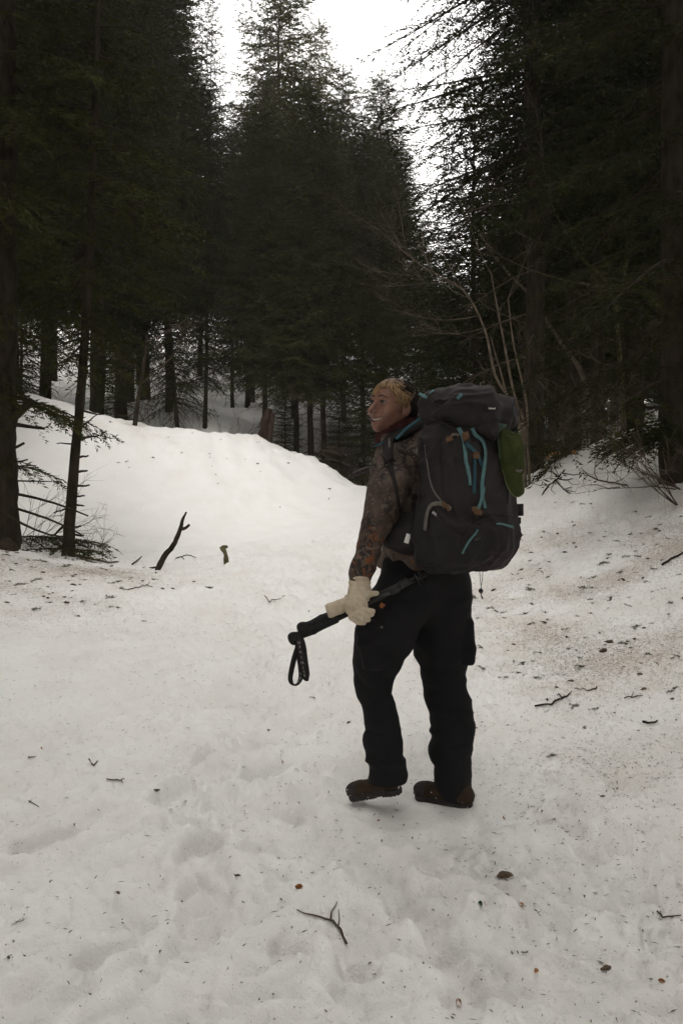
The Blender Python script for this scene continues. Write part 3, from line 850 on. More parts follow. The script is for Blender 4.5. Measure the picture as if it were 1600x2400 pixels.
# bare brown undergrowth behind the bank and on the right
for k, (px, py, Y, sp) in enumerate([(500, 1000, 18.5, 1.1), (760, 1080, 18.4, .9), (820, 1050, 20, 1.4), (440, 980, 18.6, .9), (860, 1060, 18.3, 1.0), (670, 1020, 19, 1.0), (1330, 1060, 11.5, 1.0), (1420, 1020, 11.0, 1.1), (1290, 1090, 11.0, .8), (1180, 1100, 12.5, 1.2)]):
    p = A([(px - CX) / F * Y, Y, 0]); p[2] = gz(p[0], p[1]) - .05
    r = np.random.default_rng(60 + k); b = MB()
    for m in range(7):
        grow(b, p + r.normal(0, .12, 3) * A([1, 1, 0]), A([r.normal(0, .6), r.normal(0, .5), 1]), sp * r.uniform(.6, 1.3), .009, 2, r, spread=.5, up=.02)
    o = b.build('bare_shrub', M['deadwood'])
    tag(o, ['brown leafless shrub right of the paired trunks behind the bank', 'brown shrub rising beside the root stump', 'bare shrub left of the hiker face behind the bank', 'bare shrub at the foot of the leftmost trunks behind the bank', 'bare shrub just left of the jacket shoulder', 'bare shrub between the red snag and the thick middle trunks', 'bare shrub on the right crest below the crooked pale stem', 'bare shrub near the right end of the right crest', 'bare shrub right of the trunk beside the cap', 'bare shrub hidden behind the backpack top'][k], 'shrub', 'leafless shrubs along the forest edge')
# ------------------------------------------------------------------ soft solids: signed distance on a grid, then a mesh
class Grid:
    def __init__(s, lo, hi, h):
        s.lo = A(lo, float); s.h = h
        n = np.ceil((A(hi, float) - s.lo) / h).astype(int) + 1
        s.ax = [s.lo[k] + h * np.arange(n[k]) for k in range(3)]
        s.D = np.full(n, 0.5, np.float32)

    def _blk(s, lo, hi):
        i0 = [max(0, int((lo[k] - s.lo[k]) / s.h)) for k in range(3)]
        i1 = [min(s.D.shape[k], int((hi[k] - s.lo[k]) / s.h) + 2) for k in range(3)]
        if any(a >= b for a, b in zip(i0, i1)): return None
        sl = tuple(slice(a, b) for a, b in zip(i0, i1))
        X = s.ax[0][sl[0]][:, None, None].astype(np.float32); Y = s.ax[1][sl[1]][None, :, None].astype(np.float32); Z = s.ax[2][sl[2]][None, None, :].astype(np.float32)
        return sl, X, Y, Z

    def op(s, prim, k=0.0, mode='u'):
        fn, lo, hi = prim
        m = k * 1.5 + 4 * s.h
        r = s._blk(A(lo) - m, A(hi) + m)
        if r is None: return s
        sl, X, Y, Z = r
        d = fn(X, Y, Z); D = s.D[sl]
        if mode == 'u':
            if k > 0:
                h = np.maximum(k - np.abs(D - d), 0) / k
                s.D[sl] = np.minimum(D, d) - h * h * k * .25
            else: s.D[sl] = np.minimum(D, d)
        else:
            d = -d
            if k > 0:
                h = np.maximum(k - np.abs(D - d), 0) / k
                s.D[sl] = np.maximum(D, d) + h * h * k * .25
            else: s.D[sl] = np.maximum(D, d)
        return s

    def sub(s, prim, k=0.0): return s.op(prim, k, 's')

    def chain(s, pts, rad, k=.01, kk=None):
        for i in range(len(pts) - 1):
            s.op(rcone(pts[i], pts[i + 1], rad[i], rad[i + 1]), k)
        return s

    def bake(s, fn, band=.03):
        """push the surface out by fn(points) near the zero level"""
        m = np.abs(s.D) < band; i = np.argwhere(m)
        s.D[m] -= fn(s.lo + i * s.h).astype(np.float32)
        return s

    def val(s, p):
        p = (np.asarray(p, float) - s.lo) / s.h
        n = A(s.D.shape)
        p = np.clip(p, 0, n - 1.001); i = p.astype(int); f = p - i
        r = 0
        for dx in (0, 1):
            for dy in (0, 1):
                for dz in (0, 1):
                    w = (f[..., 0] if dx else 1 - f[..., 0]) * (f[..., 1] if dy else 1 - f[..., 1]) * (f[..., 2] if dz else 1 - f[..., 2])
                    r = r + w * s.D[i[..., 0] + dx, i[..., 1] + dy, i[..., 2] + dz]
        return r

    def grad(s, p):
        p = np.asarray(p, float); e = s.h
        return unit(np.stack([s.val(p + A(d) * e) - s.val(p - A(d) * e) for d in ((1, 0, 0), (0, 1, 0), (0, 0, 1))], -1))

    def surface(s):
        D = s.D; S = D < 0
        n = A(D.shape) - 1
        cnt = np.zeros(n, np.int8)
        C = [(a, b, c) for a in (0, 1) for b in (0, 1) for c in (0, 1)]
        for a, b, c in C: cnt += S[a:n[0] + a, b:n[1] + b, c:n[2] + c]
        act = (cnt > 0) & (cnt < 8)
        idx = np.full(n, -1); ii = np.argwhere(act); idx[act] = np.arange(len(ii))
        acc = np.zeros((len(ii), 3)); num = np.zeros(len(ii))
        for a in C:
            for ax in range(3):
                if a[ax]: continue
                b = list(a); b[ax] = 1; b = tuple(b)
                da = D[tuple((ii + a).T)]; db = D[tuple((ii + b).T)]
                m = (da < 0) != (db < 0)
                t = np.where(m, da / np.where(m, da - db, 1), 0)
                acc[m] += A(a) + t[m, None] * (A(b) - A(a)); num[m] += 1
        V = s.lo + s.h * (ii + acc / num[:, None])
        Q = []
        for ax in range(3):
            u, v = (ax + 1) % 3, (ax + 2) % 3
            sl0 = [slice(None)] * 3; sl1 = [slice(None)] * 3
            sl0[ax] = slice(0, -1); sl1[ax] = slice(1, None)
            for k in (u, v): sl0[k] = slice(1, -1); sl1[k] = slice(1, -1)
            a = S[tuple(sl0)]; b = S[tuple(sl1)]
            e = np.argwhere(a != b)
            if not len(e): continue
            fl = a[tuple(e.T)]
            base = e.copy(); base[:, u] += 1; base[:, v] += 1
            def cell(du, dv):
                c = base.copy(); c[:, u] -= du; c[:, v] -= dv
                return idx[tuple(c.T)]
            q = np.stack([cell(1, 1), cell(0, 1), cell(0, 0), cell(1, 0)], 1)
            q[~fl] = q[~fl][:, ::-1]
            Q.append(q)
        Q = np.concatenate(Q); Q = Q[(Q >= 0).all(1)]
        return V, Q

    def ray(s, px, py, off=0.0, lo=None, hi=None):
        """first point of the solid seen through a measured point"""
        lo = lo or s.ax[1][0]; hi = hi or s.ax[1][-1]
        Y = np.arange(lo, hi, .0015)
        p = np.stack([(px - CX) / F * Y, Y, CAMZ - (py - CY) / F * Y], 1)
        v = s.val(p)
        m = v < 0
        i = int(np.argmax(m)) if m.any() else int(np.argmin(v))
        q = p[i]
        nrm = s.grad(q)
        return q + nrm * off, nrm


def rcone(a, b, ra, rb):
    a = A(a, float); b = A(b, float); ba = b - a; L2 = (ba ** 2).sum() + 1e-12
    def fn(X, Y, Z):
        t = np.clip(((X - a[0]) * ba[0] + (Y - a[1]) * ba[1] + (Z - a[2]) * ba[2]) / L2, 0, 1)
        return np.sqrt((X - a[0] - t * ba[0]) ** 2 + (Y - a[1] - t * ba[1]) ** 2 + (Z - a[2] - t * ba[2]) ** 2) - (ra + (rb - ra) * t)
    r = max(ra, rb)
    return fn, np.minimum(a, b) - r, np.maximum(a, b) + r


def ellip(c, r, R=None):
    c = A(c, float); r = A(r, float); R = np.eye(3) if R is None else A(R, float)     # rows: local axes in world
    def fn(X, Y, Z):
        x, y, z = X - c[0], Y - c[1], Z - c[2]
        k0 = k1 = 0
        for k in range(3):
            q = (R[k, 0] * x + R[k, 1] * y + R[k, 2] * z)
            k0 = k0 + (q / r[k]) ** 2; k1 = k1 + (q / r[k] ** 2) ** 2
        k0 = np.sqrt(k0); k1 = np.sqrt(k1)
        return k0 * (k0 - 1) / np.maximum(k1, 1e-6)
    m = r.max()
    return fn, c - m, c + m


def rbox(c, half, rd, R=None):
    c = A(c, float); half = A(half, float); R = np.eye(3) if R is None else A(R, float)
    def fn(X, Y, Z):
        x, y, z = X - c[0], Y - c[1], Z - c[2]
        o = 0; mx = None
        for k in range(3):
            q = np.abs(R[k, 0] * x + R[k, 1] * y + R[k, 2] * z) - (half[k] - rd)
            o = o + np.maximum(q, 0) ** 2; mx = q if mx is None else np.maximum(mx, q)
        return np.sqrt(o) + np.minimum(mx, 0) - rd
    m = np.linalg.norm(half)
    return fn, c - m, c + m


def vnormals(V, Q):
    n = np.cross(V[Q[:, 2]] - V[Q[:, 0]], V[Q[:, 3]] - V[Q[:, 1]]) if Q.shape[1] == 4 else np.cross(V[Q[:, 1]] - V[Q[:, 0]], V[Q[:, 2]] - V[Q[:, 0]])
    N = np.zeros_like(V)
    for k in range(Q.shape[1]): np.add.at(N, Q[:, k], n)
    return unit(N)


def relax(V, Q, it=1, f=.5):
    for _ in range(it):
        S = np.zeros_like(V); c = np.zeros(len(V))
        for k in range(4):
            a = Q[:, k]; b = Q[:, (k + 1) % 4]
            np.add.at(S, a, V[b]); np.add.at(c, a, 1); np.add.at(S, b, V[a]); np.add.at(c, b, 1)
        V = V * (1 - f) + f * S / np.maximum(c, 1)[:, None]
    return V


def ribbon(b, pts, nrm, w, th=.0022, mi=0, w1=None):
    """a flat webbing strip with real thickness along pts; nrm faces away from what it lies on"""
    pts = np.asarray(pts, float); nrm = unit(np.broadcast_to(nrm, pts.shape))
    T = unit(np.gradient(pts, axis=0)); S = unit(np.cross(T, nrm)); N = np.cross(S, T)
    ww = np.linspace(w, w if w1 is None else w1, len(pts))[:, None] / 2
    ring = np.stack([pts + S * ww, pts + S * ww + N * th, pts - S * ww + N * th, pts - S * ww], 1)
    m = len(pts); V = ring.reshape(-1, 3); q = []
    for i in range(m - 1):
        for j in range(4):
            k = (j + 1) % 4
            q.append((i * 4 + j, i * 4 + k, (i + 1) * 4 + k, (i + 1) * 4 + j))
    q += [(0, 3, 2, 1), ((m - 1) * 4, (m - 1) * 4 + 1, (m - 1) * 4 + 2, (m - 1) * 4 + 3)]
    b.add(V, A(q), mi)


def drape(g, pl, n, off=.0015):
    """a curve measured in the photograph, laid on the solid's surface"""
    c = bezier([(x, y, 0) for x, y in pl], n)
    P_, N_ = [], []
    for x, y, _ in c:
        p, nn = g.ray(x, y, off); P_.append(p); N_.append(nn)
    P_ = A(P_); N_ = A(N_)
    for _ in range(2):
        P_[1:-1] = (P_[:-2] + 2 * P_[1:-1] + P_[2:]) / 4
        N_[1:-1] = unit(N_[:-2] + 2 * N_[1:-1] + N_[2:])
    return P_, N_


def rboxmesh(b, c, half, R, bev=.25, mi=0):
    """chamfered block"""
    c = A(c, float); half = A(half, float); R = A(R, float)
    bm = min(half) * bev
    V = []
    for sx in (-1, 1):
        for sy in (-1, 1):
            for sz in (-1, 1):
                s = A([sx, sy, sz])
                for k in range(3):
                    h = half - bm; h = h.copy(); h[k] = half[k]
                    V.append(s * h)
    V = A(V) @ R + c
    from itertools import product
    sgn = list(product((-1, 1), repeat=3)); ix = {s: i for i, s in enumerate(sgn)}
    quads, tris = [], []
    for k in range(3):
        u, v = (k + 1) % 3, (k + 2) % 3
        for s in (-1, 1):
            f = []
            for a, b_ in ((-1, -1), (1, -1), (1, 1), (-1, 1)):
                t = [0, 0, 0]; t[k] = s; t[u] = a; t[v] = b_
                f.append(ix[tuple(t)] * 3 + k)
            quads.append(f if s > 0 else f[::-1])
        for a in (-1, 1):
            for b_ in (-1, 1):
                t0 = [0, 0, 0]; t0[k] = -1; t0[u] = a; t0[v] = b_
                t1 = list(t0); t1[k] = 1
                f = [ix[tuple(t0)] * 3 + u, ix[tuple(t1)] * 3 + u, ix[tuple(t1)] * 3 + v, ix[tuple(t0)] * 3 + v]
                quads.append(f if a * b_ < 0 else f[::-1])
    for s in sgn:
        f = [ix[s] * 3, ix[s] * 3 + 1, ix[s] * 3 + 2]
        tris.append(f if s[0] * s[1] * s[2] > 0 else f[::-1])
    b.add(V, [A(quads), A(tris)], mi)


def text(name, body, size, origin, xdir, ydir, m, parent=None, depth=.0006):
    c = bpy.data.curves.new(name, 'FONT'); c.body = body; c.size = size; c.extrude = depth; c.align_x = 'CENTER'; c.align_y = 'CENTER'
    c.materials.append(m); c.resolution_u = 3
    tmp = bpy.data.objects.new(name, c); COL.objects.link(tmp); me = bpy.data.meshes.new_from_object(tmp); bpy.data.objects.remove(tmp)
    o = link(name, me, parent)
    x = unit(xdir); z = unit(np.cross(x, ydir)); y = np.cross(z, x)
    Mx = Matrix(((x[0], y[0], z[0], origin[0]), (x[1], y[1], z[1], origin[1]), (x[2], y[2], z[2], origin[2]), (0, 0, 0, 1)))
    if parent is not None:
        Mx = Matrix.Translation(-world_loc(parent)) @ Mx
    o.matrix_basis = Mx
    return o
# ------------------------------------------------------------------ materials of the hiker and her load
def camo_material():
    m = bpy.data.materials.new('woodland_camouflage'); m.use_nodes = True
    n = m.node_tree.nodes; L = m.node_tree.links; bs = n['Principled BSDF']
    bs.inputs['Roughness'].default_value = 0.7; bs.inputs['Specular IOR Level'].default_value = .25
    tc = n.new('ShaderNodeTexCoord')
    def noise(scale, detail=3, st=(1, 1, 1), loc=(0, 0, 0), dist=0):
        mp = n.new('ShaderNodeMapping'); mp.inputs['Scale'].default_value = st; mp.inputs['Location'].default_value = loc
        L.new(tc.outputs['Object'], mp.inputs['Vector'])
        t = n.new('ShaderNodeTexNoise'); t.inputs['Scale'].default_value = scale; t.inputs['Detail'].default_value = detail; t.inputs['Distortion'].default_value = dist
        L.new(mp.outputs[0], t.inputs['Vector']); return t.outputs['Fac']
    def ramp(f, a, b_):
        r = n.new('ShaderNodeMapRange'); r.inputs['From Min'].default_value = a; r.inputs['From Max'].default_value = b_
        r.interpolation_type = 'SMOOTHSTEP'; L.new(f, r.inputs['Value']); return r.outputs[0]
    def mixc(f, a, b_):
        x = n.new('ShaderNodeMix'); x.data_type = 'RGBA'; L.new(f, x.inputs[0])
        for s, v in ((x.inputs[6], a), (x.inputs[7], b_)):
            if isinstance(v, tuple): s.default_value = (*v, 1)
            else: L.new(v, s)
        return x.outputs[2]
    col = mixc(ramp(noise(9, 5, (1, 1, .6)), .40, .60), (.108, .076, .058), (.052, .035, .026))
    col = mixc(ramp(noise(19, 6, (1, 1, .45), (3, 1, 2), 1.6), .53, .58), col, (.020, .014, .012))            # bark shade patches
    col = mixc(ramp(noise(27, 6, (.6, .6, 1), (7, 2, 5), 2.2), .575, .61), col, (.10, .075, .058))          # pale twigs
    v = n.new('ShaderNodeTexVoronoi'); v.feature = 'DISTANCE_TO_EDGE'; v.inputs['Scale'].default_value = 17
    mp = n.new('ShaderNodeMapping'); mp.inputs['Scale'].default_value = (1, 1, .7); L.new(tc.outputs['Object'], mp.inputs['Vector'])
    nz = n.new('ShaderNodeTexNoise'); nz.inputs['Scale'].default_value = 12; L.new(mp.outputs[0], nz.inputs['Vector'])
    va = n.new('ShaderNodeVectorMath'); va.operation = 'MULTIPLY_ADD'; va.inputs[1].default_value = (.14, .14, .14); L.new(nz.outputs['Color'], va.inputs[0]); L.new(mp.outputs[0], va.inputs[2])
    L.new(va.outputs[0], v.inputs['Vector'])
    br = n.new('ShaderNodeMapRange'); br.inputs['From Min'].default_value = .055; br.inputs['From Max'].default_value = .03; L.new(v.outputs['Distance'], br.inputs['Value'])
    mu = n.new('ShaderNodeMath'); mu.operation = 'MULTIPLY'; L.new(br.outputs[0], mu.inputs[0]); L.new(ramp(noise(5, 2, (1, 1, 1), (1, 8, 3)), .46, .56), mu.inputs[1])
    col = mixc(mu.outputs[0], col, (.015, .010, .009))                                                        # branches
    # orange oak leaves towards the cuffs and hem
    sp = n.new('ShaderNodeSeparateXYZ'); L.new(tc.outputs['Object'], sp.inputs[0])
    lowz = n.new('ShaderNodeMapRange'); lowz.inputs['From Min'].default_value = 1.14; lowz.inputs['From Max'].default_value = 1.0; L.new(sp.outputs['Z'], lowz.inputs['Value'])
    lf = n.new('ShaderNodeMath'); lf.operation = 'MULTIPLY'; L.new(ramp(noise(34, 5, (1, 1, .8), (4, 4, 4), 2.0), .585, .62), lf.inputs[0]); L.new(lowz.outputs[0], lf.inputs[1])
    col = mixc(lf.outputs[0], col, (.13, .042, .012))
    L.new(col, bs.inputs['Base Color'])
    b2 = n.new('ShaderNodeTexNoise'); b2.inputs['Scale'].default_value = 160; L.new(tc.outputs['Object'], b2.inputs['Vector'])
    bp = n.new('ShaderNodeBump'); bp.inputs['Strength'].default_value = .15; bp.inputs['Distance'].default_value = .003
    L.new(b2.outputs['Fac'], bp.inputs['Height']); L.new(bp.outputs[0], bs.inputs['Normal'])
    return m


M['camo'] = camo_material()
M['skin'] = mat('skin', (0.215, 0.108, 0.074), 0.5, (0.140, 0.062, 0.041), 28, 3, bump=.05, bscale=400, spec=.35)
M['lip'] = mat('lips', (0.13, 0.036, 0.030), 0.42, spec=.4)
M['teeth'] = mat('teeth', (0.42, 0.39, 0.34), 0.3, spec=.5)
M['eyew'] = mat('eye_white', (0.20, 0.18, 0.165), 0.25, spec=.5)
M['iris'] = mat('dark_iris', (0.028, 0.014, 0.008), 0.15, spec=.6)
M['brow'] = mat('dark_brown_hair', (0.020, 0.012, 0.008), 0.55, spec=.3)
M['blond'] = mat('blond_hair', (0.30, 0.185, 0.085), 0.5, (0.20, 0.115, 0.05), 40, 2, spec=.25)
M['darkblond'] = mat('dark_blond_hair', (0.13, 0.075, 0.032), 0.45, (0.075, 0.042, 0.018), 50, 2, spec=.4)
M['darkhair'] = mat('black_brown_hair', (0.007, 0.005, 0.004), 0.6, (0.016, 0.010, 0.007), 60, 2, spec=.06)
M['pants'] = mat('black_trouser_cloth', (0.0065, 0.0063, 0.0070), 0.85, (0.0095, 0.0090, 0.0098), 9, 3, bump=.15, bscale=220, spec=.12)
M['maroon'] = mat('maroon_fleece', (0.030, 0.010, 0.010), 0.95, (0.045, 0.016, 0.015), 60, 3, bump=.3, bscale=200, spec=.1)
M['knit'] = mat('cream_knit_wool', (0.47, 0.40, 0.30), 0.95, (0.38, 0.315, 0.23), 60, 3, bump=.35, bscale=330, spec=.1)
M['bootbrown'] = mat('brown_boot_leather', (0.036, 0.020, 0.009), 0.8, (0.018, 0.010, 0.005), 40, 4, bump=.3, bscale=120, spec=.2)
M['bootblack'] = mat('black_boot_rubber', (0.014, 0.012, 0.011), 0.75, (0.035, 0.030, 0.028), 60, 4, bump=.3, bscale=120, spec=.2)
M['snowcrumb'] = mat('snow_crumbs', (0.80, 0.79, 0.77), 0.7)


def ripstop():
    m = mat('charcoal_pack_cloth', (0.0125, 0.0103, 0.0096), 0.72, (0.0215, 0.0176, 0.0163), 5, 3, spec=.22)
    n = m.node_tree.nodes; L = m.node_tree.links; bs = n['Principled BSDF']
    tc = n.new('ShaderNodeTexCoord')
    w = n.new('ShaderNodeTexWave'); w.inputs['Scale'].default_value = 75; w.bands_direction = 'X'; L.new(tc.outputs['Object'], w.inputs['Vector'])
    bp = n.new('ShaderNodeBump'); bp.inputs['Strength'].default_value = .25; bp.inputs['Distance'].default_value = .002
    L.new(w.outputs['Fac'], bp.inputs['Height']); L.new(bp.outputs[0], bs.inputs['Normal'])
    return m


M['pack'] = ripstop()
M['packdark'] = mat('black_pack_cloth', (0.013, 0.011, 0.011), 0.8, (0.020, 0.017, 0.017), 8, 3, bump=.2, bscale=250, spec=.2)
M['packbase'] = mat('dark_plum_pack_base', (0.026, 0.017, 0.018), 0.75, (0.038, 0.024, 0.026), 6, 3, bump=.15, bscale=200, spec=.25)
M['teal'] = mat('teal_webbing', (0.065, 0.140, 0.142), 0.7, (0.09, 0.18, 0.18), 70, 2, bump=.4, bscale=300, spec=.25)
M['tealdark'] = mat('dark_teal_webbing', (0.014, 0.050, 0.066), 0.7, (0.022, 0.070, 0.088), 70, 2, bump=.4, bscale=300, spec=.25)
M['greyweb'] = mat('grey_webbing', (0.10, 0.086, 0.076), 0.7, (0.14, 0.12, 0.105), 70, 2, bump=.4, bscale=300, spec=.25)
M['ochre'] = mat('ochre_plastic', (0.085, 0.038, 0.010), 0.45, spec=.4)
M['blackplastic'] = mat('black_plastic', (0.012, 0.012, 0.012), 0.5, spec=.35)
M['rubber'] = mat('black_foam_grip', (0.010, 0.010, 0.010), 0.85, (0.016, 0.016, 0.016), 60, 2, spec=.15)
M['white'] = mat('white_tag_cloth', (0.66, 0.64, 0.60), 0.7)
M['silver'] = mat('worn_aluminium', (0.45, 0.44, 0.43), 0.35, metallic=.8)
M['print'] = mat('grey_print', (0.30, 0.28, 0.27), 0.7)
M['cap'] = mat('olive_green_cap_cotton', (0.028, 0.035, 0.010), 0.9, (0.043, 0.050, 0.015), 22, 4, bump=.35, bscale=260, spec=.12)
M['capedge'] = mat('pale_green_piping', (0.10, 0.11, 0.05), 0.85)
M['darkgreen'] = mat('dark_green_cloth', (0.022, 0.042, 0.030), 0.85, (0.035, 0.060, 0.042), 30, 3)
M['orange'] = mat('orange_wrapper', (0.36, 0.13, 0.02), 0.5, (0.16, 0.035, 0.01), 60, 2)

D_FOOT = unit(A([-.80, .60, 0]))
# ------------------------------------------------------------------ trousers
lo, hi = W(800, 1890, 2.95), W(1130, 1290, 3.15)
gT = Grid((lo[0] - .02, 2.70, -.02), (hi[0] + .04, 3.34, hi[2] + .03), .006)
px2m = lambda hw, Y: hw / F * Y
# measured outline of each leg: left edge, right edge, row, depth
LEFT = [(880, 1000, 1395, 2.96), (852, 985, 1440, 2.955), (834, 968, 1490, 2.95), (831, 945, 1530, 2.96), (828, 925, 1562, 2.975), (827, 916, 1590, 2.985), (834, 919, 1618, 2.98), (848, 924, 1650, 2.97), (856, 929, 1685, 2.955), (862, 935, 1718, 2.95),
        (849, 940, 1742, 2.945), (858, 942, 1762, 2.945), (864, 942, 1778, 2.945), (861, 949, 1798, 2.945), (863, 949, 1822, 2.945), (866, 948, 1836, 2.945)]
RIGHT = [(960, 1098, 1390, 3.06), (958, 1099, 1440, 3.075), (966, 1097, 1480, 3.08), (974, 1095, 1525, 3.08), (985, 1088, 1565, 3.08), (996, 1090, 1600, 3.08), (998, 1094, 1622, 3.08), (1008, 1102, 1655, 3.07), (1011, 1106, 1690, 3.06), (1010, 1105, 1722, 3.05),
         (1008, 1101, 1757, 3.04), (1020, 1100, 1782, 3.03), (1025, 1106, 1796, 3.03), (1019, 1110, 1814, 3.03), (1020, 1107, 1835, 3.025), (1034, 1107, 1856, 3.02), (1052, 1108, 1868, 3.01)]
for leg in (LEFT, RIGHT):
    P_ = [W((a + b_) / 2, y, Y) for a, b_, y, Y in leg]; R_ = [px2m((b_ - a) / 2, Y) for a, b_, y, Y in leg]
    gT.chain(P_, R_, .004)
gT.op(rcone(W(962, 1400, 2.98), W(1020, 1395, 3.06), .092, .098), .05)
gT.op(rcone(W(980, 1345, 3.02), W(1008, 1345, 3.06), .128, .126), .05)
gT.op(rcone(W(975, 1318, 3.03), W(1000, 1318, 3.06), .12, .12), .03)
# thigh cargo pockets
pk, _ = gT.ray(868, 1515)
Rp = A([unit(A([.86, .25, .12])), unit(A([-.25, .95, 0])), A([-.1, .1, 1.0])]); Rp[2] = unit(np.cross(Rp[0], Rp[1])); Rp[1] = unit(np.cross(Rp[2], Rp[0]))
gT.op(rbox(pk + A([.006, .014, -.004]), (.046, .020, .080), .012, Rp), .008)
gT.op(rbox(pk + A([.016, .008, .078]), (.046, .019, .014), .008, Rp), .004)
pr = W(1091, 1500, 3.06)
gT.op(rbox(pr, (.022, .06, .085), .012), .008)
V, Q = gT.surface()
V = relax(V, Q, 1)
N = vnormals(V, Q)
zz = V[:, 2]
fold = noise3(V * A([7, 7, 26]) + 2.0 * noise3(V * 6, 3)[:, None] * A([0, 0, 1.0]), 4)
kn = np.exp(-((zz - .50) / .10) ** 2) + np.exp(-((zz - .17) / .11) ** 2) + .4
f2 = -np.abs(noise3(V * A([6, 6, 15]) + 1.6 * noise3(V * 5 + 3, 5)[:, None] * A([.4, .4, 1.0]), 6))
up_ = 1 - smooth(.80, .86, zz)
V = V + N * (fold * .0055 * kn + f2 * .020 * kn.clip(0, 1) * up_ + .0105 + noise3(V * 14, 9) * .003)[:, None]
hem = np.where(V[:, 0] < .255, .110, .016)      # hems cut straight
V[:, 2] = np.maximum(V[:, 2], hem)
bT = MB(); bT.add(V, [Q])

# ------------------------------------------------------------------ jacket
gJ = Grid((-.02, 2.70, .80), (.62, 3.42, 1.50), .006)
a_t = math.radians(40)
dT = A([-math.sin(a_t), math.cos(a_t), 0]); lT = A([-math.cos(a_t), -math.sin(a_t), 0]); uT = A([0, 0, 1.0])
RT = A([lT, dT, uT])
chest = W(972, 1140, 3.07)
gJ.op(ellip(chest, (.172, .128, .25), RT))
gJ.op(ellip(W(984, 1275, 3.04), (.160, .128, .17), RT), .05)
gJ.op(rbox(W(986, 1312, 3.04), (.148, .125, .035), .03, RT), .02)
neck = W(932, 1036, 3.07)
gJ.op(rcone(neck + A([0, 0, -.05]), neck + A([.005, 0, -.005]), .082, .060), .05)
sh = W(918, 1088, 2.975); shr = W(1035, 1075, 3.20)
gJ.op(rcone(neck + A([0, 0, -.045]), sh, .055, .066), .05)
gJ.op(rcone(neck + A([0, 0, -.045]), shr, .055, .066), .05)
ARM = [(872, 968, 1092, 2.965), (867, 962, 1130, 2.93), (858, 950, 1165, 2.90), (850, 938, 1195, 2.885), (849, 921, 1222, 2.875), (842, 902, 1255, 2.865), (833, 893, 1290, 2.855), (823, 880, 1325, 2.85), (817, 872, 1343, 2.85)]
aP = [W((a + b_) / 2, y, Y) for a, b_, y, Y in ARM]; aR = [px2m((b_ - a) / 2, Y) for a, b_, y, Y in ARM]
gJ.chain(aP, aR, .010)
gJ.op(rcone(W(844, 1340, 2.85), W(843, 1357, 2.845), .040, .038), .004)
er = W(1040, 1215, 3.27); hr = W(1000, 1350, 3.26)
gJ.chain([shr, er, hr], [.066, .052, .042], .02)
V, Q = gJ.surface(); V = relax(V, Q, 1); N = vnormals(V, Q)
tarm = smooth(2.96, 2.88, V[:, 1]) * (V[:, 0] < .24)
f1 = noise3(V * A([11, 11, 22]) + noise3(V * 5, 3)[:, None] * 1.4, 14)
f2 = -np.abs(noise3(V * A([9, 9, 15]) + noise3(V * 7, 5)[:, None], 16))
V = V + N * (f1 * .0055 + f2 * .010 + .003 + noise3(V * 40, 17) * .0012)[:, None]
bJ = MB(); bJ.add(V, [Q])

# ------------------------------------------------------------------ head
th = math.radians(39)
fH = unit(A([-math.cos(th), -math.sin(th), .03])); lH = unit(np.cross(A([0, 0, 1.0]), fH)); uH = np.cross(fH, lH)
tilt = math.radians(-6)                                       # head leans a little towards the camera side
lH, uH = lH * math.cos(tilt) + uH * math.sin(tilt), uH * math.cos(tilt) - lH * math.sin(tilt)
RH = A([fH, lH, uH])
oH = W(922, 956, 3.03)
HS = 1.0
def toW(p): return np.asarray(p, float) * HS @ RH + oH


gH = Grid((-.125, -.10, -.20), (.135, .10, .135), .0019)
gH.op(ellip((-.010, 0, .026), (.090, .070, .075)))
gH.op(ellip((.030, 0, -.008), (.061, .055, .076)), .03)
gH.op(ellip((.045, 0, .038), (.044, .052, .043)), .02)
for s in (-1, 1):
    gH.op(rcone((.004, .042 * s, -.034), (.068, .007 * s, -.080), .012, .011), .028)
    gH.op(ellip((.064, .037 * s, -.027), (.025, .021, .017)), .018)
    gH.op(rcone((.03, .054 * s, -.010), (.064, .043 * s, -.008), .012, .012), .02)
gH.op(ellip((.078, 0, -.0835), (.0130, .0120, .0115)), .016)
gH.op(rcone((.080, -.028, .027), (.080, .028, .027), .0085, .0085), .016)
gH.op(ellip((.074, 0, -.050), (.020, .032, .026)), .02)
for s in (-1, 1):
    gH.sub(ellip((.098, .031 * s, .0110), (.016, .018, .0105)), .014)
gH.op(rcone((.088, 0, .017), (.116, 0, -.020), .0052, .0075), .010)
gH.op(ellip((.1170, 0, -.0235), (.0105, .0088, .0080)), .006)
for s in (-1, 1):
    gH.op(ellip((.103, .0110 * s, -.0265), (.0100, .0062, .0070)), .006)
    gH.sub(rcone((.107, .0055 * s, -.0335), (.102, .0055 * s, -.028), .0030, .0028), .003)
# lids bulge over the eyeballs, then the opening is cut
EYE = {}
for s in (-1, 1):
    c = A([.0775, .0300 * s, .0115]); EYE[s] = c
    gH.op(ellip(c, (.0134,) * 3), .004)
    for k in range(-3, 4):
        yk = k * .0038; hz = .0068 * (1 - (k / 3.9) ** 2) ** .7
        xo = c[0] + math.sqrt(max(.0128 ** 2 - yk * yk, 1e-6))
        gH.sub(ellip((xo, c[1] + yk, c[2] + .0006 + .0010 * s * k / 3), (.010, .0038, hz)), .0012)
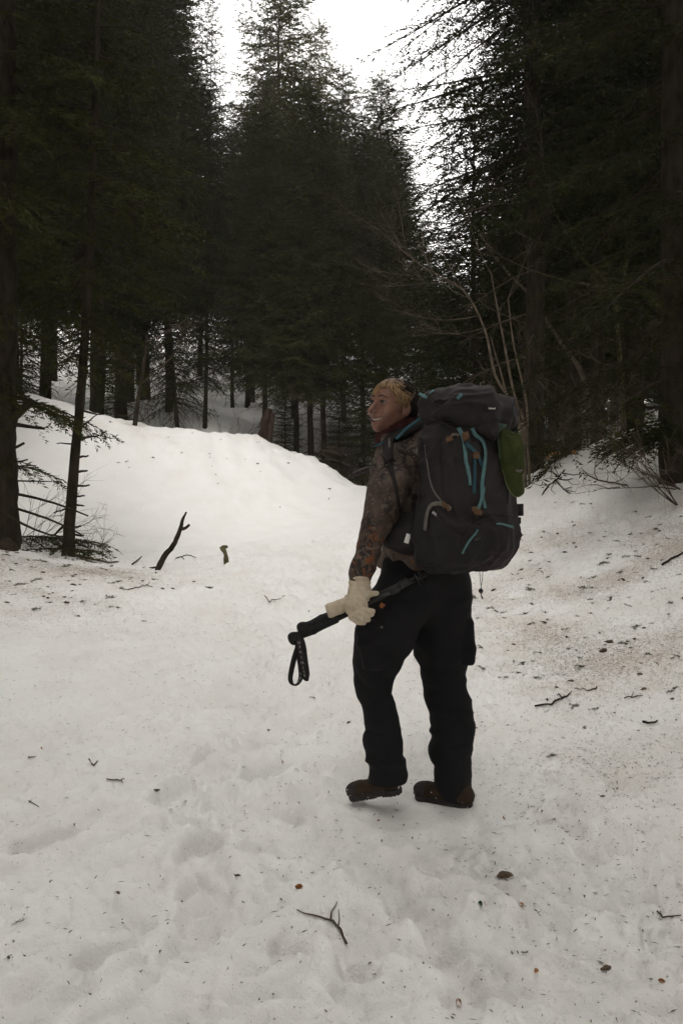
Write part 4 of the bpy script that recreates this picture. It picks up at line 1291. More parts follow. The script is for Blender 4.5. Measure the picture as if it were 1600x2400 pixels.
# smile: lips round an open slot
mc = lambda y, dz=0, dx=0: (.0945 - 22 * y * y + dx, y, -.0560 + 14 * y * y + dz)
ys = np.linspace(-.031, .031, 11)
for dz, r_ in ((.0056, .0036), (-.0074, .0046)):
    for a, b_ in zip(ys[:-1], ys[1:]):
        k0 = 1 - (a / .036) ** 2; k1 = 1 - (b_ / .036) ** 2
        gH.op(rcone(mc(a, dz * k0, -.001), mc(b_, dz * k1, -.001), r_ * (.45 + .55 * k0), r_ * (.45 + .55 * k1)), .005)
for a, b_ in zip(ys[:-1], ys[1:]):
    k0 = 1 - (a / .0315) ** 2; k1 = 1 - (b_ / .0315) ** 2
    for dx in (.004, -.003, -.009):
        gH.sub(rcone(mc(a, -.0005, dx), mc(b_, -.0005, dx), .0010 + .0042 * k0, .0010 + .0042 * k1), .0015)
for s in (-1, 1):                                              # smile folds
    gH.sub(rcone((.099, .018 * s, -.030), (.077, .040 * s, -.050), .0026, .0022), .008)
# ears
for s in (-1, 1):
    Re = A([unit(A([.9, -.35 * s, -.15])), unit(A([.30, .95 * s, .0])), unit(A([.15, 0, 1]))])
    gH.op(ellip((-.002, .0720 * s, .000), (.0165, .0072, .0285), Re), .004)
    gH.sub(ellip((.003, .0795 * s, .002), (.0090, .0095, .0165), Re), .002)
    gH.op(ellip((.004, .0685 * s, -.024), (.008, .006, .008), Re), .004)
gH.chain([(-.022, 0, -.05), (-.040, 0, -.12), (-.050, .004, -.19)], [.050, .046, .054], .02)
Vh, Qh = gH.surface(); Vh = relax(Vh, Qh, 1, .35)
yy = Vh[:, 1]; zc = -.0560 + 14 * yy * yy
k = np.clip(1 - (yy / .033) ** 2, 0, 1)
lipm = (np.abs(yy) < .032) & (Vh[:, 0] > .066) & (Vh[:, 2] < zc + .0088 * k) & (Vh[:, 2] > zc - .0122 * k)
body = MB()
qm = lipm[Qh].all(1)
body.add(toW(Vh), [Qh[~qm]]); body.add(toW(Vh), [Qh[qm]], 1)
# the rest of the body under the clothes, one continuous figure
gB = Grid((-.02, 2.75, .02), (.62, 3.42, 1.46), .012)
gB.op(ellip(chest, (.145, .10, .22), RT)); gB.op(ellip(W(984, 1300, 3.04), (.135, .105, .16), RT), .05)
gB.chain([chest + A([0, 0, .1]), neck + A([0, 0, -.02]), toW((-.042, 0, -.13))], [.08, .05, .046], .04)
gB.chain([sh, aP[4], W(843, 1365, 2.845), W(842, 1392, 2.83)], [.045, .034, .024, .026], .02)
gB.chain([shr, er, hr, W(985, 1400, 3.26)], [.045, .034, .026, .024], .02)
gB.op(rcone(chest + A([0, 0, .12]), sh, .06, .05), .04); gB.op(rcone(chest + A([0, 0, .12]), shr, .06, .05), .04)
for leg in (LEFT, RIGHT):
    P_ = [W((a + b_) / 2, y, Y) for a, b_, y, Y in leg]; R_ = [px2m((b_ - a) / 2, Y) * .7 for a, b_, y, Y in leg]
    gB.chain(P_[:-4:3], R_[:-4:3], .02)
# bare right hand hanging out of sight on the far side
hb = W(985, 1402, 3.26)
gB.op(ellip(hb + A([0, 0, -.03]), (.018, .036, .045)), .02)
V, Q = gB.surface(); V = relax(V, Q, 1)
body.add(V, [Q])
gF = Grid(hb - .16, hb + .08, .004)
gF.op(ellip(hb + A([0, 0, -.035]), (.014, .037, .045)), .01)
for k, (dy, L_) in enumerate([(-.028, .066), (-.010, .078), (.010, .074), (.028, .058)]):
    p0 = hb + A([0, dy, -.072]); p1 = p0 + A([-.008, dy * .1, -L_ * .5]); p2 = p1 + A([-.020, 0, -L_ * .45])
    gF.chain([p0, p1, p2], [.0088, .008, .0068], .004)
gF.chain([hb + A([-.008, -.03, -.015]), hb + A([-.028, -.048, -.045]), hb + A([-.034, -.05, -.075])], [.012, .0095, .0075], .006)
V, Q = gF.surface(); body.add(V, [Q])
person = body.build('person', [M['skin'], M['lip']])
tag(person, 'smiling blond hiker in camouflage jacket and black trousers looking back over her shoulder', 'person')

bT.build('trousers', M['pants'], person)
bJ.build('jacket', M['camo'], person)

# eyes, lashes, brows, teeth
def face_x(y, z):
    xs = np.arange(.13, .0, -.0008)
    v = gH.val(np.stack([xs, np.full_like(xs, y), np.full_like(xs, z)], 1))
    return xs[int(np.argmax(v < 0))]


for s in (-1, 1):
    c = EYE[s]
    g = Grid(c - .02, c + .02, .0012); g.op(ellip(c, (.0120,) * 3)); V, Q = g.surface()
    e = MB(); e.add(toW(V), [Q]); eye = e.build('eye', M['eyew'], person)
    gaze = unit(A([.97, -.03, .08])); e = MB()
    g = Grid(c - .02, c + .02, .0008); g.op(rcone(c + gaze * .0066, c + gaze * .0068, .0082, .0082)); V, Q = g.surface()
    e.add(toW(V), [Q]); e.build('iris', M['iris'], eye)
    t = np.linspace(-1, 1, 11)
    up = A([(c[0] + math.sqrt(.0139 ** 2 - (.0128 * a) ** 2 * .95) * .985, c[1] + .0128 * a, c[2] + .0074 * (1 - a * a) ** .7 + .0004 + .0012 * s * a) for a in t])
    lo_ = A([(c[0] + math.sqrt(.0139 ** 2 - (.0128 * a) ** 2 * .95) * .975, c[1] + .0128 * a, c[2] - .0052 * (1 - a * a) ** .7 + .0006 + .0012 * s * a) for a in t])
    la = MB(); la.tube(toW(up), np.interp(t, [-1, -.5, .5, 1], [.0010, .0023, .0023, .0010]), 6); la.build('eyelash', M['brow'], person)
    br = MB()
    bp = A([(face_x(s * (.012 + .0085 * i), .0310 + .0065 * math.sin(i * .80 + .2)) + .0004, s * (.012 + .0085 * i), .0310 + .0065 * math.sin(i * .80 + .2)) for i in range(5)])
    br.tube(toW(bezier(bp, 14)), np.interp(np.linspace(0, 1, 14), [0, .3, 1], [.0028, .0038, .0010]), 6); br.build('eyebrow', M['brow'], person)
g = Grid((.05, -.04, -.075), (.11, .04, -.03), .0011)
for a, b_ in zip(ys[:-1], ys[1:]):
    g.op(rcone(mc(a, .0016, -.0050), mc(b_, .0016, -.0050), .0040, .0040), .001)
for k in range(-4, 5):
    g.sub(rcone(mc(k * .0062 + .0031, .006, -.0008), mc(k * .0062 + .0031, -.004, -.0008), .0005, .0005), .001)
V, Q = g.surface(); e = MB(); e.add(toW(V), [Q]); e.build('teeth', M['teeth'], person)

# hair: a cap of hair (blond in front, dark behind) with fine locks laid over it
gR = Grid((-.135, -.10, -.16), (.12, .10, .145), .0026)
HC, HR = A([-.012, 0, .030]), A([.0965, .0765, .0830])
gR.op(ellip(HC, HR))
gR.sub(rbox((.148, 0, -.050), (.078, .12, .098), .02), .012)             # face
for s in (-1, 1):
    gR.sub(ellip((.020, .078 * s, -.038), (.036, .03, .038)), .010)       # round the ears
gR.sub(rbox((.03, 0, -.11), (.075, .12, .075), .02), .01)
gR.chain([(-.075, 0, -.02), (-.085, .002, -.08), (-.075, .004, -.15)], [.042, .040, .030], .03)
V, Q = gR.surface(); V = relax(V, Q, 1)
nn = vnormals(V, Q)
V = V + nn * (noise3(V * A([14, 60, 25]), 40) * .0022)[:, None]
qc = V[Q].mean(1); blq = qc[:, 0] + .5 * np.abs(qc[:, 1]) + .25 * (qc[:, 2] - .05) + .012 * noise3(qc * 40, 41) > .022
e = MB(); e.add(toW(V), [Q[~blq]]); e.add(toW(V), [Q[blq]], 1); hair = e.build('hair', [M['darkhair'], M['darkblond']], person)


def lock(b, pts3, r0_, r1_, flat=.45):
    c = bezier(pts3, 13)
    d = unit((c - HC) / HR ** 2)
    m = len(c); w = np.interp(np.linspace(0, 1, m), [0, .25, .8, 1], [r0_ * .6, r0_, r0_ * .8, r1_])
    T = unit(np.gradient(c, axis=0)); S = unit(np.cross(T, d)); N_ = np.cross(S, T)
    a = np.arange(5) / 5 * 6.283
    V = c[:, None] + w[:, None, None] * (np.cos(a)[None, :, None] * S[:, None] + flat * np.sin(a)[None, :, None] * N_[:, None])
    i, j = np.meshgrid(np.arange(m - 1), np.arange(5), indexing='ij'); i = i.ravel(); j = j.ravel(); k = (j + 1) % 5
    b.add(toW(V.reshape(-1, 3)), [np.stack([i * 5 + j, i * 5 + k, (i + 1) * 5 + k, (i + 1) * 5 + j], 1)])


def on_scalp(az, el, out=1.0):
    """az 0 = front, +90 = her left; el 90 = crown"""
    a, e_ = math.radians(az), math.radians(el)
    return HC + HR * A([math.cos(e_) * math.cos(a), math.cos(e_) * math.sin(a), math.sin(e_)]) * out


rh = np.random.default_rng(77)
bl, dk, db = MB(), MB(), MB()
for k in range(330):                                  # fringe over the forehead, thinner in the middle
    az1 = rh.uniform(-75, 52)
    gap = math.exp(-((az1 - 22) / 17) ** 2)
    el1 = 6 + 3 * math.sin(az1 * .2) + 22 * gap + rh.uniform(-6, 8)
    p0 = on_scalp(12 + az1 * .25, rh.uniform(64, 80), 1.01)
    p1 = on_scalp(az1 * .7, 50 + rh.uniform(-4, 4), 1.04 + rh.uniform(0, .03)); fr = max(0, math.cos(math.radians(az1))) ; p2 = on_scalp(az1 * .95, el1 + 15, 1.03 + .05 * fr + rh.uniform(0, .03)); p3 = on_scalp(az1 + rh.normal(0, 4), el1, 1.0 + .09 * fr + rh.uniform(-.01, .02))
    lock(dk if rh.uniform() < .06 else (db if rh.uniform() < .35 else bl), [p0, p1, p2, p3], .0017, .0003)
for k in range(380):                                  # sides swept back over the ear
    s = 1 if k < 300 else -1
    u = rh.uniform()
    p0 = on_scalp(s * (20 + 22 * rh.uniform()), 62 + 18 * rh.uniform(), 1.01); p1 = on_scalp(s * (54 + 24 * u), 44 - 16 * (1 - u) + rh.normal(0, 3), 1.04 + rh.uniform(0, .03)); p2 = on_scalp(s * (84 + 30 * u), 22 - 18 * (1 - u) + 18 * u, 1.04 + rh.uniform(0, .03))
    p3 = on_scalp(s * (112 + 30 * u), -2 + 24 * u - 8 * (1 - u), 1.01); p4 = on_scalp(s * (142 + 14 * u), -14 + 18 * u, .99)
    q_ = rh.uniform(); dark = q_ < .16 + .95 * u
    lock(dk if dark else (db if q_ > .72 else bl), [p0, p1, p2, p3, p4] if dark else [p0, p1, p2, p2 + (p3 - p2) * rh.uniform(.35, 1.0)], .0019, .0004)
for k in range(210):                                   # temple hair in front of the ear
    p0 = on_scalp(38 + rh.uniform(0, 28), 42, 1.03); p1 = on_scalp(47 + rh.uniform(0, 25), 22, 1.055); p2 = on_scalp(54 + rh.uniform(-4, 28), 2 + rh.uniform(-6, 6), 1.05); p3 = on_scalp(66 + rh.uniform(-8, 26), -12 + rh.uniform(-12, 8), 1.02)
    lock(db if rh.uniform() < .55 else bl, [p0, p1, p2, p3], .0015, .0003)
for k in range(90):                                   # back of the head, dark
    az = rh.uniform(85, 275)
    p0 = on_scalp(az * .5 + 90, 80, 1.0); p1 = on_scalp(az, 50, 1.02 + rh.uniform(0, .02)); p2 = on_scalp(180 + (az - 180) * .75, 12, 1.02 + rh.uniform(0, .02)); p3 = on_scalp(180 + (az - 180) * .5, -22, 1.0); p4 = A([-.082 + rh.normal(0, .012), rh.normal(0, .02), -.12 + rh.uniform(-.03, .03)])
    lock(dk, [p0, p1, p2, p3, p4], .0045, .002)
for k in range(40):                                   # dark strands framing the far side of the face
    az = rh.uniform(-92, -62)
    lock(dk, [on_scalp(az * .5, 66, 1.02), on_scalp(az, 36, 1.06), on_scalp(az, 8, 1.06), on_scalp(az - 4, -16 + rh.uniform(-10, 6), 1.02)], .0024, .0006)
for k in range(60):                                   # dark hair gathered low behind the near ear
    p0 = on_scalp(118 + rh.uniform(-8, 30), 40, 1.04); p1 = on_scalp(128 + rh.uniform(-12, 22), 12, 1.06); p2 = A([-.052 + rh.normal(0, .008), .052 + rh.normal(0, .006), -.035]); p3 = A([-.058 + rh.normal(0, .010), .040 + rh.normal(0, .008), -.085 + rh.uniform(-.02, .02)])
    lock(dk, [p0, p1, p2, p3], .0040, .0015)
bl.build('blond_locks', M['blond'], hair); db.build('honey_locks', M['darkblond'], hair); dk.build('dark_locks', M['darkhair'], hair)

# maroon neck warmer
g = Grid(neck - A([.16, .16, .12]), neck + A([.16, .16, .14]), .005)
ring = []
for k in range(13):
    a = k / 12 * 6.283
    c_, s_ = math.cos(a), math.sin(a)
    ring.append(neck + A([0.002, 0, .012]) + dT * (.064 * c_) + lT * (.066 * s_) + A([0, 0, -.032 * c_ + .018 + .012 * (s_ > 0) * s_]))
for dz, r_ in ((-.018, .026), (.008, .024)):
    g.chain([p + A([0, 0, dz]) for p in ring], [r_] * 13, .012)
V, Q = g.surface(); N = vnormals(V, Q); V = V + N * (noise3(V * A([12, 12, 40]), 50) * .005)[:, None]
e = MB(); e.add(V, [Q]); e.build('neck_warmer', M['maroon'], person)
# jacket collar standing behind it
g = Grid(neck - A([.2, .2, .12]), neck + A([.2, .2, .14]), .006)
for k in range(3, 10):
    a0, a1 = k / 12 * 6.283, (k + 1) / 12 * 6.283
    pt = lambda a: neck + A([.01, 0, -.008]) + dT * (.082 * math.cos(a)) + lT * (.088 * math.sin(a))
    for dz in (-.015, .008, .024):
        g.op(rcone(pt(a0) + A([0, 0, dz]), pt(a1) + A([0, 0, dz]), .015, .015), .006)
V, Q = g.surface(); N = vnormals(V, Q); V = V + N * (noise3(V * 22, 51) * .004)[:, None]
e = MB(); e.add(V, [Q]); e.build('collar', M['camo'], person)

P_, N_ = drape(gJ, [(894, 1093), (885, 1112), (876, 1130), (868, 1146)], 16, .008)
b = MB()
for k in range(0, 15, 2): ribbon(b, P_[k:k + 2], N_[k:k + 2], .0035, .0012)
b.build('reflective_stitching', M['greyweb'], person)
# trouser details: pocket snap, orange wrapper in the thigh pocket
p, nn = gT.ray(894, 1470, .003)
e = MB(); e.tube(np.stack([p - nn * .003, p + nn * .002]), [.0055, .0045], 10); e.build('pocket_snap', M['greyweb'], person)
p, nn = gT.ray(903, 1424, -.004)
e = MB(); rboxmesh(e, p + A([-.012, -.006, .008]), (.010, .003, .009), A([unit(A([.9, 0, -.4])), A([0, 1.0, 0]), unit(A([.4, 0, .9]))]))
wr = e.build('snack_wrapper', M['orange'])
tag(wr, 'crumpled orange wrapper poking out of the thigh pocket', 'wrapper')
e = MB(); r = np.random.default_rng(4)
for k in range(9):
    p, nn = gT.ray(978 + r.uniform(-6, 34) * (k > 4) + r.uniform(-3, 9), 1335 + r.uniform(-3, 4), .001)
    rboxmesh(e, p, (.0035 * r.uniform(.6, 1.6), .003, .003 * r.uniform(.6, 1.3)), np.eye(3))
e.build('snow_crumbs', M['snowcrumb'], person)


# ------------------------------------------------------------------ boots
def boot(heel, toe, roll, label):
    heel = A(heel); toe = A(toe)
    f = unit(toe - heel); s = unit(np.cross(A([0, 0, 1.0]), f)); u = np.cross(f, s)
    R = A([f, s, u]); L = np.linalg.norm(toe - heel)
    to = lambda p: np.asarray(p) @ R + heel
    k = L / .27
    def part(fn, h=.004):
        g = Grid((-.06, -.09, -.04), (.34, .09, .16), h); fn(g)
        V, Q = g.surface(); return relax(V, Q, 1), Q
    def upper(g):
        g.op(rbox((.055, 0, .045), (.056, .036, .030), .028)); g.op(ellip((.15, .004, .035), (.10, .043, .035)), .03)
        g.op(ellip((.215, .006, .034), (.052, .044, .032)), .02)
        g.op(rcone((.055, 0, .05), (.065, 0, .11), .036, .034), .03); g.op(rcone((.10, 0, .06), (.08, 0, .11), .034, .034), .03)
        g.sub(rbox((.13, 0, -.03), (.25, .2, .045), .002))
    def sole(g):
        g.op(rcone((.045, 0, .006), (.12, .0, .006), .040, .033)); g.op(rcone((.12, .002, .006), (.215, .005, .006), .034, .049), .02)
        g.sub(rbox((.13, 0, .07), (.25, .2, .053), .004)); g.sub(rbox((.13, 0, -.055), (.25, .2, .042), .002))
        g.sub(rbox((.108, 0, -.012), (.016, .2, .006), .003))
        for x in list(np.arange(.012, .09, .014)) + list(np.arange(.13, .255, .014)):
            g.sub(rbox((x, 0, -.013), (.0025, .2, .005), .001))
    def cap_(g):
        g.op(ellip((.218, .006, .034), (.054, .047, .035))); g.sub(rbox((.13, 0, -.03), (.25, .2, .046), .002)); g.sub(rbox((.05, 0, .05), (.155, .2, .2), .01))
        g.op(rbox((.15, 0, .022), (.11, .0445, .006), .004), .004); g.sub(rbox((-.06, 0, .02), (.13, .2, .08), .002))
    V, Q = part(upper); N = vnormals(V, Q); V = V + N * (noise3(V * 45, 3) * .002)[:, None]
    b = MB(); b.add(to(V * k), [Q]); bo = b.build('boot', M['bootbrown'], person)
    bo['label'] = label
    V, Q = part(sole, .003); b = MB(); b.add(to(V * k), [Q]); b.build('sole', M['bootblack'], bo)
    V, Q = part(cap_); b = MB(); b.add(to(V * k), [Q]); b.build('toe_cap', M['bootblack'], bo)
    b = MB()
    for i in range(6):
        c = A([(.105 + .013 * i, -.022, .088 - .006 * i), (.112 + .013 * i, 0, .094 - .007 * i), (.105 + .013 * i, .022, .088 - .006 * i)])
        b.tube(to(bezier(c, 6) * k), .0026, 5)
    b.build('laces', M['bootblack'], bo)
    r = np.random.default_rng(int(heel[0] * 1000)); b = MB()
    for i in range(46):
        x = r.uniform(.0, .26); y = -.047 * math.sin(min(1, max(.12, x / .27)) * 2.6) * 1.0; z = r.choice([.012, .018, .03, .04]) + r.normal(0, .005)
        y = np.sign(r.uniform(-1, 1.0)) * (.034 + .010 * (x > .13))
        sz = r.uniform(.0007, .0020)
        rboxmesh(b, to(A([x, y, z]) * k), (sz, sz, sz * .8), R)
    b.build('snow_crumbs', M['snowcrumb'], bo)


boot(W(944, 1853, 2.945), W(817, 1868, 3.025), 0, 'left boot lifted off the snow')
hz0 = W(1108, 1893, 2.965); boot(hz0, W(972, 1862, 3.09), 0, 'right boot planted in the snow')

# ------------------------------------------------------------------ left glove, gripping the poles
PA, PB = W(697, 1478, 2.77), W(1012, 1337, 2.86)             # upper pole: grip end to basket end
PA2, PB2 = W(676, 1502, 2.76), W(1006, 1345, 2.85)
axp = unit(PB - PA)
grip = PA + axp * np.dot(W(845, 1415, 2.80) - PA, axp)       # point of the poles inside the hand
gG = Grid(W(780, 1475, 2.72) - .01, W(905, 1350, 2.90) + A([0, .02, .01]), .0032)
gG.chain([W(843, 1362, 2.845), W(843, 1378, 2.838), W(841, 1392, 2.828)], [.0400, .0385, .0360], .004)
gG.op(rcone(W(842, 1384, 2.835), W(842, 1388, 2.832), .0400, .0395), .003)
gG.chain([W(840, 1396, 2.822), W(833, 1425, 2.775)], [.036, .035], .02)
gG.op(ellip(W(836, 1420, 2.765), (.040, .026, .042)), .015)
dn = unit(A([-.25, 0, -1.0]))
for kx, (kn_, mid, tip, r_) in enumerate([
        ((846, 1428, 2.745), (862, 1432, 2.725), (874, 1433, 2.745), .0105),
        ((838, 1438, 2.742), (856, 1444, 2.722), (871, 1440, 2.738), .0110),
        ((830, 1444, 2.742), (848, 1453, 2.722), (862, 1452, 2.738), .0108),
        ((822, 1446, 2.748), (838, 1458, 2.730), (852, 1460, 2.745), .0098)]):
    gG.chain([W(*kn_), W(*mid), W(*tip)], [r_ * 1.1, r_, r_ * .85], .0012)
gG.chain([W(851, 1402, 2.79), W(863, 1392, 2.80), W(882, 1391, 2.815)], [.015, .0125, .0095], .006)
V, Q = gG.surface(); V = relax(V, Q, 1); N = vnormals(V, Q)
V = V + N * (noise3(V * A([30, 30, 70]), 60) * .0016 + .0022 * np.sin(V[:, 2] * 300) * smooth(W(843, 1385, 2.83)[2], W(843, 1378, 2.83)[2], V[:, 2]) * .5)[:, None]
b = MB(); b.add(V, [Q]); gl = b.build('glove', M['knit'], person); gl['label'] = 'cream knit glove worn on the left hand'
# spare glove pinched under the hand along the poles
gS = Grid(W(755, 1460, 2.72), W(900, 1375, 2.86), .0034)
gS.chain([W(775, 1430, 2.782), W(795, 1423, 2.785), W(815, 1414, 2.79), W(840, 1406, 2.81), W(860, 1400, 2.825)], [.0265, .0245, .023, .024, .021], .006)
gS.sub(rcone(W(762, 1434, 2.782), W(775, 1430, 2.782), .020, .0185))
for p0, p1, r_ in [((860, 1396, 2.83), (884, 1390, 2.84), .0095), ((860, 1402, 2.83), (888, 1399, 2.845), .0095), ((830, 1400, 2.815), (812, 1398, 2.80), .010)]:
    gS.op(rcone(W(*p0), W(*p1), r_, r_ * .8), .005)
V, Q = gS.surface(); V = relax(V, Q, 1); N = vnormals(V, Q); V = V + N * (noise3(V * A([26, 30, 30]), 61) * .0025)[:, None]
b = MB(); b.add(V, [Q]); sg = b.build('glove', M['knit'])
tag(sg, 'empty cream knit glove held in the hand along the trekking poles', 'glove')


# ------------------------------------------------------------------ trekking poles
def pole(PA, PB, label, strap_pts, words):
    t = thing('trekking_pole', label, 'trekking pole', PA, 'folded trekking poles held together')
    ax = unit(PB - PA); L = np.linalg.norm(PB - PA)
    b = MB()
    pr = [(0.0, .004), (.003, .013), (.010, .0185), (.020, .0200), (.030, .0180), (.040, .0135), (.055, .0125), (.085, .0150), (.095, .0168), (.105, .0150), (.13, .0142), (.185, .0150), (.19, .0138)]
    b.tube(A([PA + ax * s for s, _ in pr]), A([r * 1.18 for _, r in pr]), 14); b.build('grip', M['rubber'], t)
    b = MB(); b.tube(A([PA + ax * s for s in (.188, .195, .30, .305)]), [.0132, .0132, .0128, .010], 12); b.build('grip_extension', M['rubber'], t)
    b = MB(); b.tube(A([PA + ax * .30, PA + ax * .44]), [.009, .009], 12); b.build('upper_shaft', M['blackplastic'], t)
    b = MB(); b.tube(A([PA + ax * .40, PA + ax * .405, PA + ax * .435, PA + ax * .44]), [.009, .0135, .0135, .009], 10)
    c = PA + ax * .42; rboxmesh(b, c + A([0, -.012, .006]), (.012, .005, .004), A([ax, unit(np.cross(A([0, 0, 1.]), ax)), A([0, 0, 1.])])); b.build('clamp', M['blackplastic'], t)
    b = MB(); b.tube(A([PA + ax * .435, PA + ax * (L - .05)]), [.0075, .0065], 10); b.build('lower_shaft', M['blackplastic'], t)
    b = MB(); b.tube(A([PA + ax * (L - .055), PA + ax * (L - .05), PA + ax * (L - .046)]), [.009, .026, .009], 12); b.build('basket', M['blackplastic'], t)
    b = MB(); b.tube(A([PA + ax * (L - .05), PA + ax * (L - .02), PA + ax * (L - .008)]), [.005, .004, .002], 8); b.build('tip', M['blackplastic'], t)
    pts = bezier([W(x, y, Y) for x, y, Y, _ in strap_pts], 46)
    nr = bezier([n for *_, n in strap_pts], 46)
    b = MB(); ribbon(b, pts, nr, .0185, .0016); st = b.build('wrist_strap', M['packdark'], t)
    for txt, k0 in words:
        for i, ch in enumerate(txt):
            k = k0 + i * 2
            if k >= 45: break
            T = unit(pts[k + 1] - pts[k - 1]); n_ = unit(nr[k]); xd = unit(np.cross(T, n_))
            if n_[1] > 0: n_ = -n_
            up = T
            x = np.cross(up, n_)
            text('letter', ch, .0125, pts[k] + n_ * .0026, x, up, M['print'], st)
    return t


nf = A([0.1, -1.0, .1]); nb_ = A([.2, 1.0, 0])
pole(PA, PB, 'upper of the two black trekking poles, its grip ending nearer the hand',
     [(703, 1494, 2.768, nf), (699, 1512, 2.762, nf), (690, 1540, 2.758, nf), (683, 1570, 2.752, A([.3, -1, .1])), (680, 1592, 2.748, A([.7, -1, .2])), (686, 1604, 2.746, A([.3, -.3, 1.2])), (697, 1604, 2.75, A([-.5, -.3, 1.2])), (705, 1588, 2.757, A([-.6, -1, .3])), (704, 1560, 2.762, A([-.2, -1, .1])), (699, 1530, 2.766, nf), (696, 1500, 2.768, nf)],
     [('LEY', 29)])
pole(PA2, PB2, 'lower of the two black trekking poles, its round grip end lowest',
     [(698, 1490, 2.752, nf), (701, 1510, 2.742, nf), (706, 1540, 2.738, nf), (711, 1570, 2.735, nf), (715, 1588, 2.734, A([.1, -1, .3])), (719, 1590, 2.742, A([.9, -.2, .6])), (719, 1575, 2.750, nf), (715, 1545, 2.752, nf), (711, 1515, 2.754, nf), (705, 1495, 2.756, nf)],
     [('MEXINILS', 4)])
# ------------------------------------------------------------------ backpack
def bag_material():
    m = M['pack'].copy(); m.name = 'charcoal_bag_with_panels'
    n = m.node_tree.nodes; L = m.node_tree.links; bs = n['Principled BSDF']
    col = bs.inputs['Base Color'].links[0].from_socket
    for nm_, c_ in (('base_panel', (.026, .017, .018)), ('pocket_panel', (.011, .0095, .0095))):
        a_ = n.new('ShaderNodeAttribute'); a_.attribute_name = nm_
        r_ = n.new('ShaderNodeMapRange'); r_.inputs['From Min'].default_value = -.04; r_.inputs['From Max'].default_value = .04; L.new(a_.outputs['Fac'], r_.inputs['Value'])
        x = n.new('ShaderNodeMix'); x.data_type = 'RGBA'; L.new(r_.outputs[0], x.inputs[0]); L.new(col, x.inputs[6]); x.inputs[7].default_value = (*c_, 1); col = x.outputs[2]
    L.new(col, bs.inputs['Base Color'])
    return m


M['bag'] = bag_material()
ap = math.radians(36)
dP = A([-math.sin(ap), math.cos(ap), 0]); bP = -dP; lP = A([-math.cos(ap), -math.sin(ap), 0])
RP = A([lP, bP, A([0, 0, 1.0])])
pc = W(1088, 1150, 2.83)
gP = Grid(pc - A([.30, .30, .40]), pc + A([.30, .30, .42]), .0055)
def L3(l, b_, u): return pc + lP * l + bP * b_ + A([0, 0, u])
# main bag, narrower at the top
gP.op(rbox(L3(.0, -.01, .02), (.150, .115, .235), .085, RP))
gP.op(ellip(L3(-.01, .045, .03), (.150, .10, .24), RP), .05)
gP.op(rbox(L3(.0, -.012, -.185), (.172, .125, .105), .080, RP), .06)
gP.op(ellip(L3(.055, -.04, -.16), (.135, .12, .125), RP), .04)
# zipped lower pouch bulging outwards
gP.op(ellip(L3(-.050, .070, -.150), (.122, .090, .115), RP), .03)
gP.op(ellip(L3(-.085, .03, -.06), (.085, .09, .12), RP), .04)
gM = gP
def _crease(V):
    f1 = -np.abs(noise3(V * A([16, 16, 4.5]) + noise3(V * 6, 71)[:, None] * 1.6, 72)); f2 = -np.abs(noise3(V * A([10, 10, 18]) + noise3(V * 9, 78)[:, None] * 1.5, 79))
    return f1 * .024 + f2 * .012 * smooth(.10, .2, V[:, 2] - pc[2] + .05) + f2 * .010 + .012 + noise3(V * 9, 73) * .006


gP.bake(_crease)
V, Q = gP.surface(); V = relax(V, Q, 2)
# cloth panels: dark side pocket and plum base are sewn in, so split the skin by panel
rel = V - pc; vl = rel @ lP; vb = rel @ bP; vu = rel[:, 2]
pan = np.where(vu < -.205 + .01 * (vb > .05), 0, 0)
f_base = (-.200 - .04 * np.clip(vb, 0, .2) - vu) * 30
f_pocket = np.minimum(vl - .015 + .0 * vb, (-.045 - .75 * (vb + .03)) - vu) * 30
b = MB(); b.add(V, [Q])
pk_t = thing('backpack', 'large charcoal hiking backpack with teal straps worn by the hiker', 'backpack', pc)
bag = b.build('main_bag', M['bag'], pk_t)
for nm_, fv in (('base_panel', f_base), ('pocket_panel', f_pocket)):
    at_ = bag.data.attributes.new(nm_, 'FLOAT', 'POINT'); at_.data.foreach_set('value', np.clip(fv, -2, 2).astype(np.float32))

# lid
gL = Grid(pc + A([-.30, -.30, .10]), pc + A([.30, .30, .45]), .0055)
gL.op(rbox(L3(-.012, .0, .292), (.146, .135, .062), .055, RP))
gL.op(ellip(L3(.0, .0, .335), (.120, .115, .048), RP), .03)
gL.op(ellip(L3(-.085, .02, .275), (.080, .12, .065), RP), .03)
gL.op(rcone(L3(.03, .125, .285), L3(.018, .135, .195), .055, .022), .04)          # flap tongue
gL.op(rcone(L3(.13, .06, .27), L3(.02, .13, .205), .035, .02), .03)
gL.op(rcone(L3(-.10, .10, .26), L3(.0, .135, .205), .028, .02), .03)
def _crease2(V):
    f1 = -np.abs(noise3(V * A([11, 11, 20]) + noise3(V * 7, 75)[:, None] * 1.6, 76))
    return f1 * .021 + .008 + noise3(V * 10, 77) * .005


gL.bake(_crease2)
V, Q = gL.surface(); V = relax(V, Q, 2)
b = MB(); b.add(V, [Q]); b.build('lid', M['pack'], pk_t)
# union for laying straps on
gU = Grid(pc - A([.30, .30, .40]), pc + A([.30, .30, .46]), .0055)
for g_ in (gP, gL):
    o = np.round((g_.lo - gU.lo) / gU.h).astype(int); n_ = A(g_.D.shape)
    e_ = np.minimum(o + n_, A(gU.D.shape)); o0 = np.maximum(o, 0)
    sl = tuple(slice(a, c) for a, c in zip(o0, e_)); sg_ = tuple(slice(a - oo, c - oo) for a, c, oo in zip(o0, e_, o))
    gU.D[sl] = np.minimum(gU.D[sl], g_.D[sg_])


